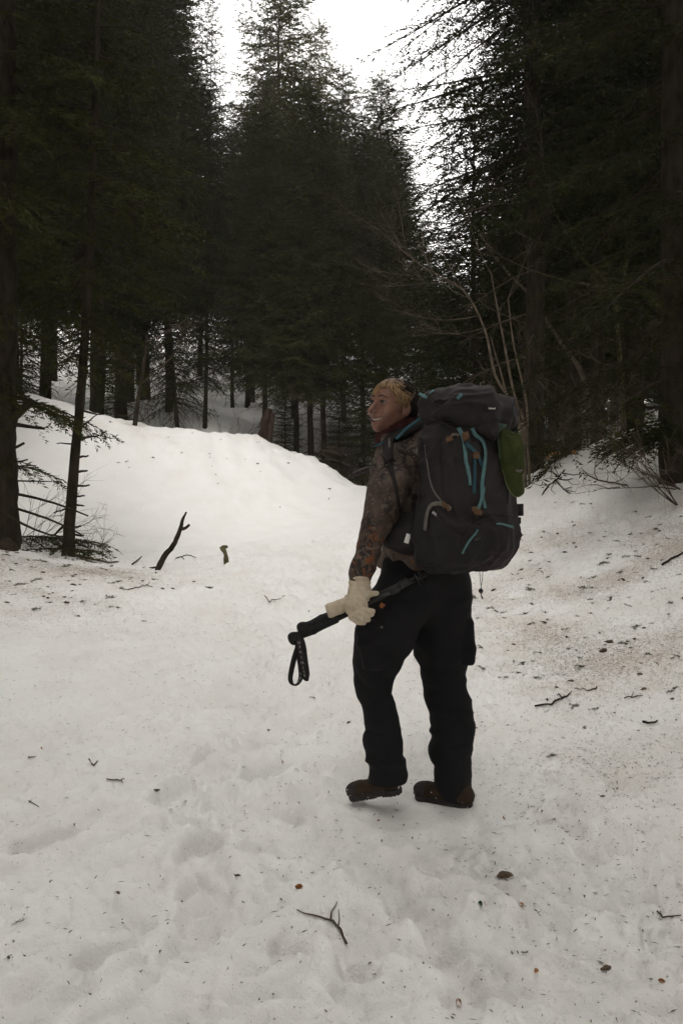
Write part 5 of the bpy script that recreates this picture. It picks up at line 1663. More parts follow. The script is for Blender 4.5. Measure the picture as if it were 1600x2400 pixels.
def strap(name, pl, w, m, parent, n=22, off=.004, w1=None, th=.0025):
    P_, N_ = drape(gU, pl, n, off)
    b = MB(); ribbon(b, P_, N_, w * .86, th, w1=None if w1 is None else w1 * .86); return b.build(name, m, parent), P_, N_


def buckle(px, py, ang, w, h, m=None, off=.006, name='buckle'):
    p, nn = gU.ray(px, py, off)
    u = A([math.sin(ang), 0, math.cos(ang)]); u = unit(u - nn * np.dot(u, nn)); s = np.cross(u, nn)
    b = MB()
    R = A([s, nn, u])
    rboxmesh(b, p, (w, .004, h), R)
    rboxmesh(b, p + nn * .0045 + u * h * .25, (w * .72, .0025, h * .3), R)
    for q in (-1, 1): rboxmesh(b, p + s * q * w * .95 + u * h * .1, (w * .18, .0045, h * .5), R)
    return b.build(name, m or M['ochre'], pk_t)


def piping(name, pl, r_, m, n=40, off=.002):
    P_, N_ = drape(gU, pl, n, off)
    b = MB(); b.tube(P_, r_, 6); return b.build(name, m, pk_t)


s, _, _ = strap('webbing_strap', [(1083, 1024), (1089, 1060), (1095, 1100), (1099, 1137)], .0165, M['teal'], pk_t, w1=.013)
s, _, _ = strap('webbing_strap', [(1092, 1040), (1106, 1055), (1117, 1070), (1122, 1084), (1133, 1098)], .0155, M['tealdark'], pk_t, off=.006)
s, _, _ = strap('webbing_strap', [(1110, 1076), (1110, 1110), (1110, 1156)], .0150, M['tealdark'], pk_t, off=.003)
s, _, _ = strap('webbing_strap', [(1103, 1005), (1110, 1020), (1125, 1034), (1132, 1060), (1130, 1100), (1124, 1160), (1118, 1190)], .0165, M['teal'], pk_t, n=30, off=.009, w1=.014)
s, _, _ = strap('webbing_strap', [(1131, 1140), (1128, 1165), (1134, 1192)], .014, M['teal'], pk_t, off=.005)
s, _, _ = strap('webbing_strap', [(1074, 1005), (1080, 1016), (1086, 1030)], .017, M['teal'], pk_t, n=8, off=.004)
buckle(1088, 1024, -.25, .0115, .017)
buckle(1092, 1036, -.25, .0125, .008, M['blackplastic'])
buckle(1112, 1068, .2, .011, .012); buckle(1113, 1192, 0, .013, .008); buckle(1118, 1200, 0, .014, .008)
buckle(1054, 1030, 1.3, .008, .012); s, _, _ = strap('zip_pull', [(1058, 1022), (1066, 1019), (1075, 1021)], .010, M['greyweb'], pk_t, n=8)
# grey compression strap on the side pocket
s, _, _ = strap('compression_strap', [(999, 1242), (1002, 1215), (1008, 1192), (1020, 1182), (1036, 1183), (1060, 1193)], .0165, M['greyweb'], pk_t, n=26, off=.007)
buckle(1040, 1185, 1.4, .010, .006, M['ochre'], .010); buckle(1052, 1190, 1.4, .010, .005, M['ochre'], .010)
# teal tabs on the lid
strap('lid_tab', [(1008, 924), (1012, 920), (1018, 917)], .012, M['teal'], pk_t, n=6); strap('lid_tab', [(1071, 935), (1076, 930), (1082, 925)], .013, M['teal'], pk_t, n=6)
strap('lid_tab', [(984, 925), (992, 929), (1003, 934)], .013, M['teal'], pk_t, n=6)
# teal zip glimpses on the lower pouch
strap('zip_garage', [(1082, 1297), (1090, 1282), (1098, 1268), (1110, 1254), (1118, 1240)], .0085, M['teal'], pk_t, n=14, off=.003)
strap('zip_garage', [(1162, 1228), (1180, 1229), (1200, 1236)], .0075, M['teal'], pk_t, n=10, off=.003, w1=.010)
# piping and seams
piping('seam_piping', [(1063, 1318), (1072, 1290), (1085, 1262), (1100, 1238), (1125, 1215), (1160, 1205), (1200, 1210)], .0042, M['pack'])
piping('seam_piping', [(996, 1040), (1002, 1090), (1012, 1140), (1030, 1170), (1045, 1190)], .0032, M['greyweb'])
piping('seam_piping', [(1032, 1030), (1034, 1080), (1036, 1140), (1042, 1180)], .0018, M['packdark'])
piping('seam_piping', [(990, 965), (1020, 980), (1050, 998), (1078, 1012)], .0032, M['packdark']); piping('seam_piping', [(1100, 1008), (1130, 990), (1160, 984), (1190, 985)], .0032, M['packdark'])
piping('seam_piping', [(1030, 953), (1070, 956), (1100, 953), (1105, 935)], .0016, M['packdark'])
piping('seam_piping', [(985, 945), (1010, 948), (1040, 952)], .0016, M['packdark']); piping('seam_piping', [(1185, 1000), (1190, 1080), (1188, 1180)], .002, M['packdark'])
piping('seam_piping', [(1020, 1195), (1050, 1230), (1082, 1262)], .0025, M['packdark'])
piping('seam_piping', [(1090, 1278), (1130, 1288), (1180, 1292)], .0022, M['packdark'])
for x, y in ((1112, 1265), (1116, 1262), (1030, 938), (1022, 940)):
    p, nn = gU.ray(x, y, .004); b = MB(); rboxmesh(b, p, (.010, .004, .004), RP); b.build('zip_slider', M['blackplastic'], pk_t)
# label on the lid
p, nn = gU.ray(1150, 958, .004)
xd = unit(np.cross(A([0, 0, 1.0]), nn)); ud = unit(np.cross(nn, xd))
Rl = A([xd, nn, ud])
b = MB(); rboxmesh(b, p, (.021, .0022, .0125), Rl); lb = b.build('label_patch', M['packdark'], pk_t)
p2 = p + nn * .003
if xd[0] < 0: xd = -xd
text('lettering', 'hebecl', .0095, p2 + ud * .003, xd, ud, M['white'], lb)
p, nn = gU.ray(1022, 1205, .005)
b = MB(); rboxmesh(b, p, (.011, .002, .004), A([unit(A([.8, .1, -.6])), nn, unit(A([.6, 0, .8]))])); b.build('label_patch', M['print'], pk_t)
# right-hand edge: compression buckles and frame showing past the bag
b = MB()
for (x, y, hw, hh, Y) in [(1188, 960, .014, .024, 2.86), (1202, 995, .012, .026, 2.86), (1217, 1195, .010, .022, 2.84), (1212, 1220, .008, .012, 2.84)]:
    rboxmesh(b, W(x, y, Y), (hw, .02, hh), np.eye(3))
b.build('side_pocket_edge', M['packdark'], pk_t)
b = MB(); c = bezier([W(1204, 1228, 2.83), W(1207, 1240, 2.82), W(1215, 1250, 2.82), W(1217, 1252, 2.81)], 10); b.tube(c, .0022, 5); b.tube(bezier([W(1203, 1225, 2.83), W(1210, 1244, 2.825), W(1213, 1252, 2.82)], 8), .0018, 5); b.build('drawcord', M['blackplastic'], pk_t)
# hanging cord with toggle
b = MB(); b.tube(bezier([W(1123, 1336, 2.79), W(1125, 1360, 2.79), W(1128, 1384, 2.79)], 8), .0011, 5); b.tube(bezier([W(1131, 1336, 2.79), W(1129, 1360, 2.79), W(1125, 1384, 2.79)], 8), .0011, 5)
cd = b.build('hanging_cord', M['blackplastic'], pk_t)
g = Grid(W(1126, 1384, 2.79) - .02, W(1126, 1384, 2.79) + .02, .002); g.op(ellip(W(1126, 1385, 2.79), (.0085, .0085, .0085))); g.sub(rcone(W(1126, 1375, 2.79), W(1126, 1395, 2.79), .002, .002)); V, Q = g.surface()
b = MB(); b.add(V, [Q]); b.tube(A([W(1126, 1390, 2.79), W(1128, 1397, 2.79), W(1132, 1403, 2.79)]), .0014, 4); b.tube(A([W(1126, 1390, 2.79), W(1127, 1396, 2.79), W(1129, 1404, 2.79)]), .0014, 4); b.build('cord_toggle', M['blackplastic'], cd)
# harness: shoulder strap over the left shoulder, load lifter, hip belt
gJU = gJ
def on_j(pl, n, off): return drape(gJU, pl, n, off)
P_, N_ = on_j([(985, 990), (965, 1005), (945, 1018), (925, 1028), (912, 1040), (910, 1062), (913, 1085)], 22, .004)
b = MB(); ribbon(b, P_, N_, .052, .016, w1=.034); b.build('shoulder_strap', M['packdark'], pk_t)
P2, N2 = on_j([(912, 1078), (916, 1100), (922, 1125), (928, 1160), (934, 1200)], 18, .006)
b = MB(); ribbon(b, P2, N2, .018, .0025, w1=.010); b.build('webbing_strap', M['packdark'], pk_t)
p, nn = P_[-2] + N_[-2] * .022, N_[-2]
b = MB(); b.tube(A([W(912, 1026, p[1]), W(911, 1036, p[1])]), .003, 6); c = W(912, 1041, p[1] - .004); rboxmesh(b, c, (.0035, .002, .011), np.eye(3)); b.build('strap_label', M['greyweb'], pk_t)
b = MB(); ribbon(b, bezier([W(928, 1030, 2.89), W(955, 1003, 2.90), W(980, 985, 2.90), W(988, 976, 2.88)], 12), A([-.3, -1, .6]), .012, .0025); b.build('load_lifter', M['tealdark'], pk_t)
b = MB(); rboxmesh(b, W(990, 972, 2.87), (.014, .006, .006), A([unit(A([.9, 0, .3])), A([0, 1., 0]), unit(A([-.3, 0, .9]))])); rboxmesh(b, W(994, 982, 2.87), (.004, .006, .016), A([unit(A([.9, 0, .4])), A([0, 1., 0]), unit(A([-.4, 0, .9]))])); b.build('buckle', M['ochre'], pk_t)
b = MB(); ribbon(b, bezier([W(878, 1046, 2.93), W(888, 1042, 2.925), W(898, 1036, 2.92)], 6), A([-.2, -1, .4]), .008, .002); b.build('webbing_strap', M['tealdark'], pk_t)
b = MB(); ribbon(b, bezier([W(984, 1070, 2.85), W(978, 1058, 2.86), W(984, 1046, 2.86), W(992, 1038, 2.85)], 10), A([-.2, -1, .1]), .013, .002); b.build('compression_strap', M['greyweb'], pk_t)
# loose strap end sticking out in front of the chest
b = MB(); ribbon(b, bezier([W(885, 1092, 3.0), W(850, 1100, 2.98), W(829, 1110, 2.97), W(832, 1116, 2.965), W(855, 1108, 2.975), W(880, 1102, 2.99)], 22), A([0, -.6, 1.0]), .016, .002); b.build('webbing_strap', M['packbase'], pk_t)
# hip belt wing
gb = Grid(W(890, 1340, 2.70), W(1010, 1200, 3.1), .006)
gb.chain([W(998, 1262, 2.90), W(955, 1262, 2.89), W(925, 1255, 2.92), W(905, 1250, 3.0)], [.062, .058, .050, .042], .02)
gb.chain([W(985, 1215, 2.90), W(950, 1205, 2.92), W(930, 1200, 2.95)], [.045, .032, .022], .03)
V, Q = gb.surface(); V = relax(V, Q, 1); N = vnormals(V, Q); V = V + N * (noise3(V * 16, 80) * .005)[:, None]
b = MB(); b.add(V, [Q]); b.build('hip_belt', M['packdark'], pk_t)
p, nn = gU.ray(961, 1262, .004); p[0] -= .006
b = MB(); rboxmesh(b, p, (.0085, .002, .017), A([unit(A([.95, 0, -.3])), A([0, 1., 0]), unit(A([.3, 0, .95]))])); b.build('white_tag', M['white'], pk_t)

# ------------------------------------------------------------------ green cap clipped to the pack
Yc = 2.735
gC = Grid(W(1150, 1190, Yc) - A([0, .09, 0]), W(1250, 985, Yc) + A([0, .09, 0]), .0036)
gC.op(ellip(W(1196, 1050, Yc), (.038, .030, .055)))
gC.op(ellip(W(1208, 1085, Yc), (.029, .032, .062)), .02)
gC.op(ellip(W(1186, 1030, Yc), (.022, .026, .030)), .02)
gC.op(rcone(W(1178, 1018, Yc), W(1182, 1095, Yc), .012, .018), .02)
gC.op(rcone(W(1210, 1022, Yc), W(1218, 1060, Yc - .01), .012, .013), .015)
gC.sub(rcone(W(1184, 1030, Yc - .031), W(1198, 1078, Yc - .032), .011, .010), .008)
gC.sub(rcone(W(1194, 1075, Yc - .045), W(1204, 1100, Yc - .045), .010, .006), .012)
gC.sub(rcone(W(1222, 1042, Yc - .030), W(1210, 1100, Yc - .036), .010, .008), .008)
gC.sub(ellip(W(1203, 1018, Yc - .028), (.020, .016, .008)), .008)
V, Q = gC.surface(); V = relax(V, Q, 1); N = vnormals(V, Q)
V = V + N * (-np.abs(noise3(V * A([26, 26, 15]) + noise3(V * 12, 95)[:, None], 90)) * .011 + .003 + noise3(V * 60, 91) * .001)[:, None]
cp_t = thing('cap', 'olive green cap hanging brim down from the side of the backpack', 'cap', W(1198, 1050, Yc))
b = MB(); b.add(V, [Q]); b.build('crown', M['cap'], cp_t)
# brim: curved plate with real thickness
out = bezier([(1178, 1100, 0), (1186, 1132, 0), (1197, 1154, 0), (1209, 1164, 0), (1220, 1161, 0), (1227, 1152, 0), (1225, 1132, 0), (1221, 1104, 0)], 40)[:, :2]
top_ = np.stack([np.interp(np.linspace(0, 1, 40), [0, .5, 1], [1178, 1200, 1221]), 1092 - 6 * np.sin(np.linspace(0, 1, 40) * 3.14)], 1)
m = 10; G_ = []
for i in range(m + 1):
    row = top_ * (1 - i / m) + out * (i / m)
    xr = (row[:, 0] - 1200) / 26
    G_.append(A([W(x, y, Yc - .034 + .016 * xq ** 2 + .010 * (i / m)) for (x, y), xq in zip(row, xr)]))
G_ = A(G_); back = G_ + A([0, .004, 0])
b = MB(); n_ = 40
V = np.vstack([G_.reshape(-1, 3), back.reshape(-1, 3)]); q = []
for i in range(m):
    for j in range(n_ - 1):
        q.append((i * n_ + j, i * n_ + j + 1, (i + 1) * n_ + j + 1, (i + 1) * n_ + j)); o = (m + 1) * n_
        q.append((o + i * n_ + j, o + (i + 1) * n_ + j, o + (i + 1) * n_ + j + 1, o + i * n_ + j + 1))
b.add(V, A(q)); b.build('brim', M['cap'], cp_t)
b = MB(); b.tube(G_[-1] + A([0, .002, 0]), .0026, 6); b.build('brim_edge', M['capedge'], cp_t)
b = MB(); b.tube(A([W(1176, 1092, Yc - .03), W(1187, 1084, Yc - .04), W(1197, 1079, Yc - .045), W(1208, 1083, Yc - .042), W(1218, 1098, Yc - .035)]), .0022, 6); b.build('seam_piping', M['cap'], cp_t)
b = MB()
for x, y, hw in ((1212, 1103, .006), (1217, 1105, .005), (1221, 1102, .004)):
    rboxmesh(b, W(x, y, Yc - .045), (hw, .0015, .0035), np.eye(3))
b.build('embroidered_mark', M['greyweb'], cp_t)
b = MB(); b.tube(bezier([W(1158, 990, 2.72), W(1164, 1005, 2.715), W(1168, 1040, 2.70), W(1170, 1075, 2.70)], 14), .0022, 6); b.build('hanging_loop', M['darkgreen'], cp_t)
g = Grid(W(1145, 1012, 2.70) - .02, W(1190, 980, 2.76) + .02, .004)
g.chain([W(1154, 1000, 2.73), W(1164, 1003, 2.725), W(1178, 1000, 2.735), W(1184, 996, 2.74)], [.014, .016, .010, .006], .008); V, Q = g.surface(); N = vnormals(V, Q); V = V + N * (noise3(V * 50, 92) * .004)[:, None]
b = MB(); b.add(V, [Q]); b.build('gathered_cloth', M['darkgreen'], cp_t)
b = MB(); rboxmesh(b, W(1155, 983, 2.715), (.009, .004, .006), np.eye(3)); b.build('clip', M['ochre'], cp_t)
# ------------------------------------------------------------------ sticks, stumps and litter
def stick(label, px, rad_, lift=0.0, name='twig', cat='twig', m='deadwood', extra=(), group=None, knob=0.0, seed=0, bury=.25):
    """a stick lying on (or standing in) the snow, its points measured in the photograph; extra: side shoots"""
    rs = np.random.default_rng(len(label) * 7 + 1); rad_ = np.asarray(rad_, float) * .78
    px = [(x + rs.normal(0, .035) * abs(px[-1][0] - px[0][0]) * (0 < i < len(px) - 1), y + rs.normal(0, 1.6) * (0 < i < len(px) - 1)) for i, (x, y) in enumerate(px)]
    def fine(pl, rr):
        t = np.linspace(0, 1, len(pl)); tt = np.linspace(0, 1, (len(pl) - 1) * 4 + 1); q = A(pl, float)
        return np.stack([np.interp(tt, t, q[:, 0]), np.interp(tt, t, q[:, 1])], 1), np.interp(tt, t, np.broadcast_to(rr, len(pl)))
    px, rad_ = fine(px, rad_)
    P_ = A([hit(x, y) for x, y in px]) + A([0, 0, 1]) * (np.broadcast_to(rad_, len(px)) * .8 + .004)[:, None]
    b = MB(); c = bezier(P_, 2 * len(P_)); n = len(c)
    V, q, t = tube(c, np.interp(np.linspace(0, 1, n), np.linspace(0, 1, len(P_)), np.broadcast_to(rad_, len(P_))), 7)
    b.add(V + noise3(V * 70, seed)[:, None] * .15 * np.mean(rad_), [q, t])
    for ex, er in extra:
        ef, _ = fine(ex, er); E = A([hit(x, y) for x, y in ef]) + A([0, 0, 1]) * (er * .8 + .004)
        b.tube(bezier(E, 14), np.linspace(er, er * .5, 14), 6)
    o = b.build(name, M[m]); return tag(o, label, cat, group)


def stand(label, pts, rad_, name, cat, m, extra=(), seed=0, base_sink=.12, rough=.12):
    P_ = A(pts, float); c = bezier(P_, 24); rr = np.interp(np.linspace(0, 1, 24), np.linspace(0, 1, len(rad_)), rad_)
    V, q, t = tube(c, rr, 10); cc = c[np.clip(np.arange(len(V)) // 10, 0, 23)]
    V = cc + (V - cc) * (1 + noise3(V * A([30, 30, 14]), seed) * rough * 2.2)[:, None]
    b = MB(); b.add(V, [q, t]); th_ = thing(name, label, cat, P_[0]); b.build('stem', M[m], th_)
    for ep, er in extra:
        b = MB(); c = bezier(A(ep, float), 10); V, q, t = tube(c, np.linspace(er[0], er[1], 10), 8); V += noise3(V * 40, seed + 2)[:, None] * er[0] * .25; b.add(V, [q, t]); b.build('branch', M[m], th_)
    return th_


Ys = 8.7
f = W(366, 1333, Ys); f[2] -= .05
stand('forked dark dead branch sticking up out of the snow', [f, W(385, 1305, Ys), W(403, 1283, Ys), W(414, 1262, Ys), W(424, 1238, Ys), W(428, 1220, Ys), W(437, 1200, Ys)], [.028, .034, .028, .027, .024, .020, .009], 'dead_branch', 'branch', 'bark',
      [([W(424, 1240, Ys), W(434, 1238, Ys), W(444, 1230, Ys)], (.020, .014)), ([W(370, 1329, Ys), W(352, 1331, Ys), W(336, 1330, Ys + .1)], (.013, .006))], 3)
Ys = 9.0
f = W(531, 1326, Ys); f[2] -= .05
stand('short mossy crooked stub standing in the snow', [f, W(530, 1310, Ys), W(529, 1300, Ys), W(523, 1288, Ys), W(518, 1281, Ys)], [.028, .030, .026, .030, .027], 'broken_stub', 'stump', 'moss', [([W(522, 1283, Ys), W(530, 1281, Ys), W(533, 1284, Ys)], (.02, .012))], 5)
Ys = 17.0
f = W(617, 1048, Ys); f[2] -= .15
stand('leaning broken snag of red rotten wood on the crest of the snow bank', [f, W(621, 1010, Ys), W(627, 975, Ys), W(632, 958, Ys)], [.13, .125, .11, .06], 'broken_snag', 'stump', 'snagred', [([W(629, 1045, Ys - .06), W(634, 1010, Ys - .08), W(638, 968, Ys - .05)], (.075, .05))], 8, rough=.14)
Ys = 8.4
f = W(12, 1300, 8.1); f[2] = gz(f[0], f[1]) - .1
stand('brown rotten stump end at the left edge of the snow', [f, f + A([.02, 0, .12]), f + A([.03, 0, .2])], [.13, .11, .04], 'stump', 'stump', 'bark', (), 9)
f = W(780, 1118, 17.4); f[2] = gz(f[0], f[1]) - .2
stand('dark upturned root stump behind the crest of the snow bank', [f, W(778, 1095, 17.6), W(784, 1065, 17.6), W(790, 1048, 17.6)], [.36, .34, .26, .08], 'root_stump', 'stump', 'bark', [([W(790, 1080, 17.5), W(803, 1060, 17.4), W(806, 1050, 17.4)], (.09, .03)), ([W(770, 1080, 17.5), W(758, 1068, 17.4), W(752, 1066, 17.4)], (.08, .03))], 10, rough=.25)

# a fallen bough along the near crest
stick('long mossy fallen branch lying along the left snow crest', [(165, 1304), (200, 1308), (230, 1316), (262, 1322), (278, 1318)], [.022, .020, .016, .012, .007], name='fallen_branch', cat='branch', m='moss', extra=[([(185, 1306), (205, 1318), (228, 1322)], .010), ([(215, 1313), (240, 1312), (250, 1316)], .008)])
stick('thin stick leaning beside the forked dead branch', [(310, 1325), (322, 1316), (333, 1306)], [.011, .010, .006], name='stick', cat='stick', m='bark')
stick('small curled twig on the snow left of the mossy stub', [(412, 1310), (424, 1306), (440, 1304), (452, 1304), (460, 1308)], [.010, .009, .007, .006, .004], m='bark', extra=[([(424, 1306), (432, 1312), (430, 1314)], .005)])
stick('Y shaped dark twig lying in the near snow', [(812, 2220), (792, 2180), (775, 2162), (740, 2152), (696, 2140)], [.0045, .0042, .0038, .003, .0018], extra=[([(775, 2162), (776, 2145), (790, 2120)], .0028), ([(792, 2180), (795, 2160), (793, 2137)], .0022)])
stick('bent dark stick with a sprig, lying right of the hiker', [(1253, 1659), (1285, 1654), (1310, 1645), (1328, 1633), (1338, 1624)], [.007, .0065, .006, .005, .003], m='bark', extra=[([(1318, 1640), (1310, 1632), (1304, 1634)], .004)])
stick('short dark stick with a knobbed end at the right', [(1505, 1697), (1515, 1699), (1530, 1696), (1540, 1692)], [.009, .007, .006, .004], m='bark')
stick('small forked twig left of the deep footprint', [(250, 1830), (265, 1834), (285, 1833), (292, 1828)], [.0035, .0035, .003, .002], extra=[([(285, 1833), (289, 1840)], .002)])
stick('thin twig on the snow in front of the dirty left mound', [(300, 1384), (320, 1378), (345, 1375), (358, 1378)], [.006, .006, .005, .004], extra=[([(345, 1375), (351, 1366)], .004)])
stick('thin pale twig curving over the snow below the track', [(620, 1398), (632, 1412), (650, 1408), (668, 1402)], [.004, .005, .004, .003])
stick('small v shaped twig on the left snow', [(208, 1786), (220, 1794), (229, 1787)], [.003, .004, .003])
stick('short straight twig at the left beside a brown leaf', [(66, 1780), (85, 1777)], [.004, .002])
stick('small crossed twig near the left edge', [(68, 1880), (92, 1894)], [.003, .002], extra=[([(70, 1885), (75, 1878)], .002)])
stick('thin bent twig at the lower right edge', [(1538, 2140), (1548, 2154), (1575, 2152), (1595, 2150)], [.003, .003, .0025, .002])
stick('curved black twig sticking up at the right edge of the bank', [(1550, 1328), (1568, 1314), (1590, 1300), (1610, 1292)], [.012, .011, .010, .009], m='bark')
stick('thin forked twig on the snow far right', [(1462, 1640), (1480, 1637), (1505, 1632)], [.004, .004, .003], extra=[([(1478, 1637), (1484, 1624)], .003)])
stick('twig with a mossy knot under the backpack side', [(1345, 1616), (1370, 1620), (1392, 1620), (1398, 1614)], [.003, .003, .006, .004])
# branches fallen on the right bank
stick('fallen bare branch sweeping down the right snow bank', [(1360, 1098), (1378, 1115), (1400, 1128), (1430, 1133), (1468, 1141)], [.006, .009, .011, .013, .012], name='fallen_branch', cat='branch', m='deadwood', extra=[([(1400, 1128), (1392, 1112), (1396, 1085)], .007), ([(1420, 1132), (1424, 1120), (1422, 1112)], .005), ([(1452, 1144), (1425, 1147), (1395, 1138)], .007), ([(1378, 1115), (1365, 1128), (1368, 1138)], .004), ([(1395, 1138), (1370, 1140), (1350, 1146)], .004)])
stick('tangle of brown dead twigs on the right bank nearest the cap', [(1270, 1160), (1288, 1138), (1305, 1125), (1322, 1105)], [.008, .011, .014, .012], name='fallen_branch', cat='branch', m='bark', extra=[([(1305, 1125), (1328, 1128), (1342, 1124)], .009), ([(1300, 1128), (1320, 1150), (1336, 1160)], .009), ([(1285, 1140), (1272, 1156), (1268, 1165)], .007), ([(1305, 1125), (1285, 1122), (1258, 1130)], .005), ([(1318, 1150), (1330, 1146), (1340, 1144)], .006), ([(1320, 1112), (1345, 1116), (1366, 1112)], .007), ([(1300, 1128), (1290, 1150), (1300, 1160)], .005), ([(1310, 1120), (1300, 1100), (1308, 1085)], .006), ([(1288, 1138), (1262, 1140), (1245, 1133)], .005), ([(1325, 1150), (1345, 1156), (1352, 1150)], .004), ([(1330, 1128), (1340, 1138), (1356, 1138)], .004)])

# bare thorny shrubs at the right edge and by the left trunks
def shrub(label, bases, L, seed, m='deadwood', lean=(0, 0, 1), rad_=.010, spread=.5, n=1, group=None, depth=2):
    r = np.random.default_rng(seed); b = MB()
    p0 = hit(*bases[0])
    for (x, y) in bases:
        p = hit(x, y) - A([0, 0, .04])
        for k in range(n):
            grow(b, p, A(lean) + r.normal(0, .35, 3), L * r.uniform(.7, 1.2), rad_, depth, r, spread=spread, up=.0)
    o = b.build('bare_shrub', M[m]); return tag(o, label, 'shrub', group)


shrub('arching leafless shrub at the right edge over the snow bank', [(1590, 1180), (1598, 1140)], 1.1, 101, lean=(-.7, -.3, .45), n=5, rad_=.007)
shrub('low arching bare canes on the right bank crest', [(1480, 1040), (1440, 1045)], .8, 102, lean=(-.4, -.2, .55), n=4, rad_=.006)
shrub('thin bare bush beside the leftmost trunk', [(40, 1268), (70, 1280)], .9, 103, m='deadwood', lean=(.5, -.1, .8), n=3, rad_=.006)
shrub('wispy dry stems right of the slim stubby spruce', [(215, 1308), (240, 1314)], .45, 104, m='beech_twig', lean=(.2, 0, .8), n=2, rad_=.003)
shrub('fine leafless bush at the foot of the pale sapling', [(1275, 1110), (1240, 1122)], .7, 105, m='deadwood', lean=(.3, -.2, .9), n=3, rad_=.006)

# a low green bough heaped on the left crest, and dry orange leaves hanging on the right
def bough_clump(label, base, bs, seed, name='spruce_bough', cat='bough', wide=.8):
    r = np.random.default_rng(seed); acc = []; wood = MB()
    t = thing(name, label, cat, base)
    for az, L, up, dr in bs:
        c = branch_curve(base, az, L, up, dr, .1, r); wood.tube(c, np.linspace(.010, .003, 10), 5)
        dress_branch(c, L, r, acc, tw_space=.06, sh_space=.013, wide=wide, wmul=.6)
    P0 = np.concatenate([a[0] for a in acc]); D = np.concatenate([a[1] for a in acc]); Ln = np.concatenate([a[2] for a in acc]); Wd = np.concatenate([a[3] for a in acc])
    V, f_ = shoot_quads(P0, D, Ln, Wd, r); b = MB(); b.add(V, [f_]); b.build('needles', M['needle'], t, shade=False); wood.build('wood', M['bark'], t)


p = hit(60, 1280); bough_clump('low green boughs heaped at the foot of the left trunks', p + A([-.1, .15, .12]), [(a, L, .05, .25) for a, L in ((-.5, .9), (.1, 1.1), (.5, .8), (2.6, .7), (-1.2, .5), (-.2, 1.3), (.3, .7))], 201)
p = hit(120, 1300); bough_clump('flattened green bough between the two left trunks', p + A([0, .12, .06]), [(a, L, .03, .2) for a, L in ((0, .6), (-.4, .5), (3.0, .5), (.5, .45))], 202)
p = W(1320, 1075, 10.7); p[2] = gz(p[0], p[1]) + .05
bough_clump('young dark spruce crouching on the right snow crest', p, [(a, L, .45, .35) for a, L in ((2.6, .9), (3.4, 1.0), (4.2, .8), (5.0, .6), (2.0, .7), (.8, .6), (3.0, .6), (3.8, .6))], 203, name='young_spruce', cat='young tree')


def leafy(b, p, n_, u, L, w):
    s = np.cross(n_, u)
    V = [p, p + u * L * .3 + s * w * .8 + n_ * .15 * L, p + u * L * .65 + s * w * .75 + n_ * .1 * L, p + u * L, p + u * L * .65 - s * w * .75 + n_ * .12 * L, p + u * L * .3 - s * w * .8 + n_ * .18 * L, p + u * L * .5 - n_ * .02]
    b.add(A(V), A([(0, 1, 6), (1, 2, 6), (2, 3, 6), (3, 4, 6), (4, 5, 6), (5, 0, 6)]))


r = np.random.default_rng(9)
t = thing('beech_twig', 'thin twig with a few dry orange leaves behind the right snow crest', 'twig', W(1345, 1055, 10.2))
b = MB(); b.tube(bezier([W(1400, 1050, 10.3), W(1350, 1056, 10.2), W(1310, 1062, 10.1), W(1275, 1072, 10.0)], 10), .004, 5); b.tube(A([W(1400, 1050, 10.3), W(1395, 1110, 10.3)]), .005, 5); b.build('stem', M['deadwood'], t)
for x, y in ((1292, 1059), (1300, 1057), (1306, 1061), (1310, 1064), (1315, 1060), (1278, 1072), (1345, 1054), (1350, 1057), (1342, 1058), (1288, 1063)):
    b = MB(); leafy(b, W(x, y, 10.1), unit(r.normal(size=3) + A([0, -2, 0])), unit(A([r.normal(), 0, -1])), .055, .016); b.build('leaf', M['leaf'], t)

# fallen leaves
LEAVES = [(1076, 2368, 'leaf', .030), (1226, 2122, 'leaf', .026), (1283, 2270, 'leaf', .022), (710, 2081, 'leaf', .026), (663, 1787, 'leaf', .018), (97, 1758, 'leaf', .018), (895, 1972, 'leaf', .016), (886, 1923, 'leaf', .016), (1120, 2117, 'greenleaf', .024), (1262, 2284, 'leaf', .012), (1180, 1923, 'leaf', .014), (1271, 1902, 'leaf', .014), (174, 1935, 'leaf', .014), (1520, 1638, 'leaf', .016), (1218, 1683, 'leaf', .014), (1540, 2302, 'leaf', .018)]
LBL = ['dry orange leaf at the bottom centre edge', 'folded orange leaf right of the green leaf', 'narrow orange leaf in the near snow at lower right', 'torn orange leaf above the Y shaped twig', 'small yellow leaf beside the deep footprint', 'red brown leaf at the left', 'tiny orange leaf below the lifted boot', 'tiny brown leaf just under the left boot', 'small dark green leaf on the near snow', 'tiny leaf crumb beside the narrow orange leaf', 'tan leaf crumb behind the planted boot', 'tan leaf sliver on the right snow', 'red leaf crumb on the left snow', 'rust leaf by the far right twig', 'orange leaf crumb in the dirty snow at right', 'brown leaf scrap near the lower right edge']
for (x, y, mm, L), lb_ in zip(LEAVES, LBL):
    p = hit(x, y); b = MB(); u = unit(A([r.normal(), r.normal(), .15])); leafy(b, p + A([0, 0, .004]), unit(A([r.normal() * .5, -.6, 1.0])), u, L, L * .28)
    tag(b.build('fallen_leaf', M[mm]), lb_, 'leaf', 'dry leaves fallen on the snow')

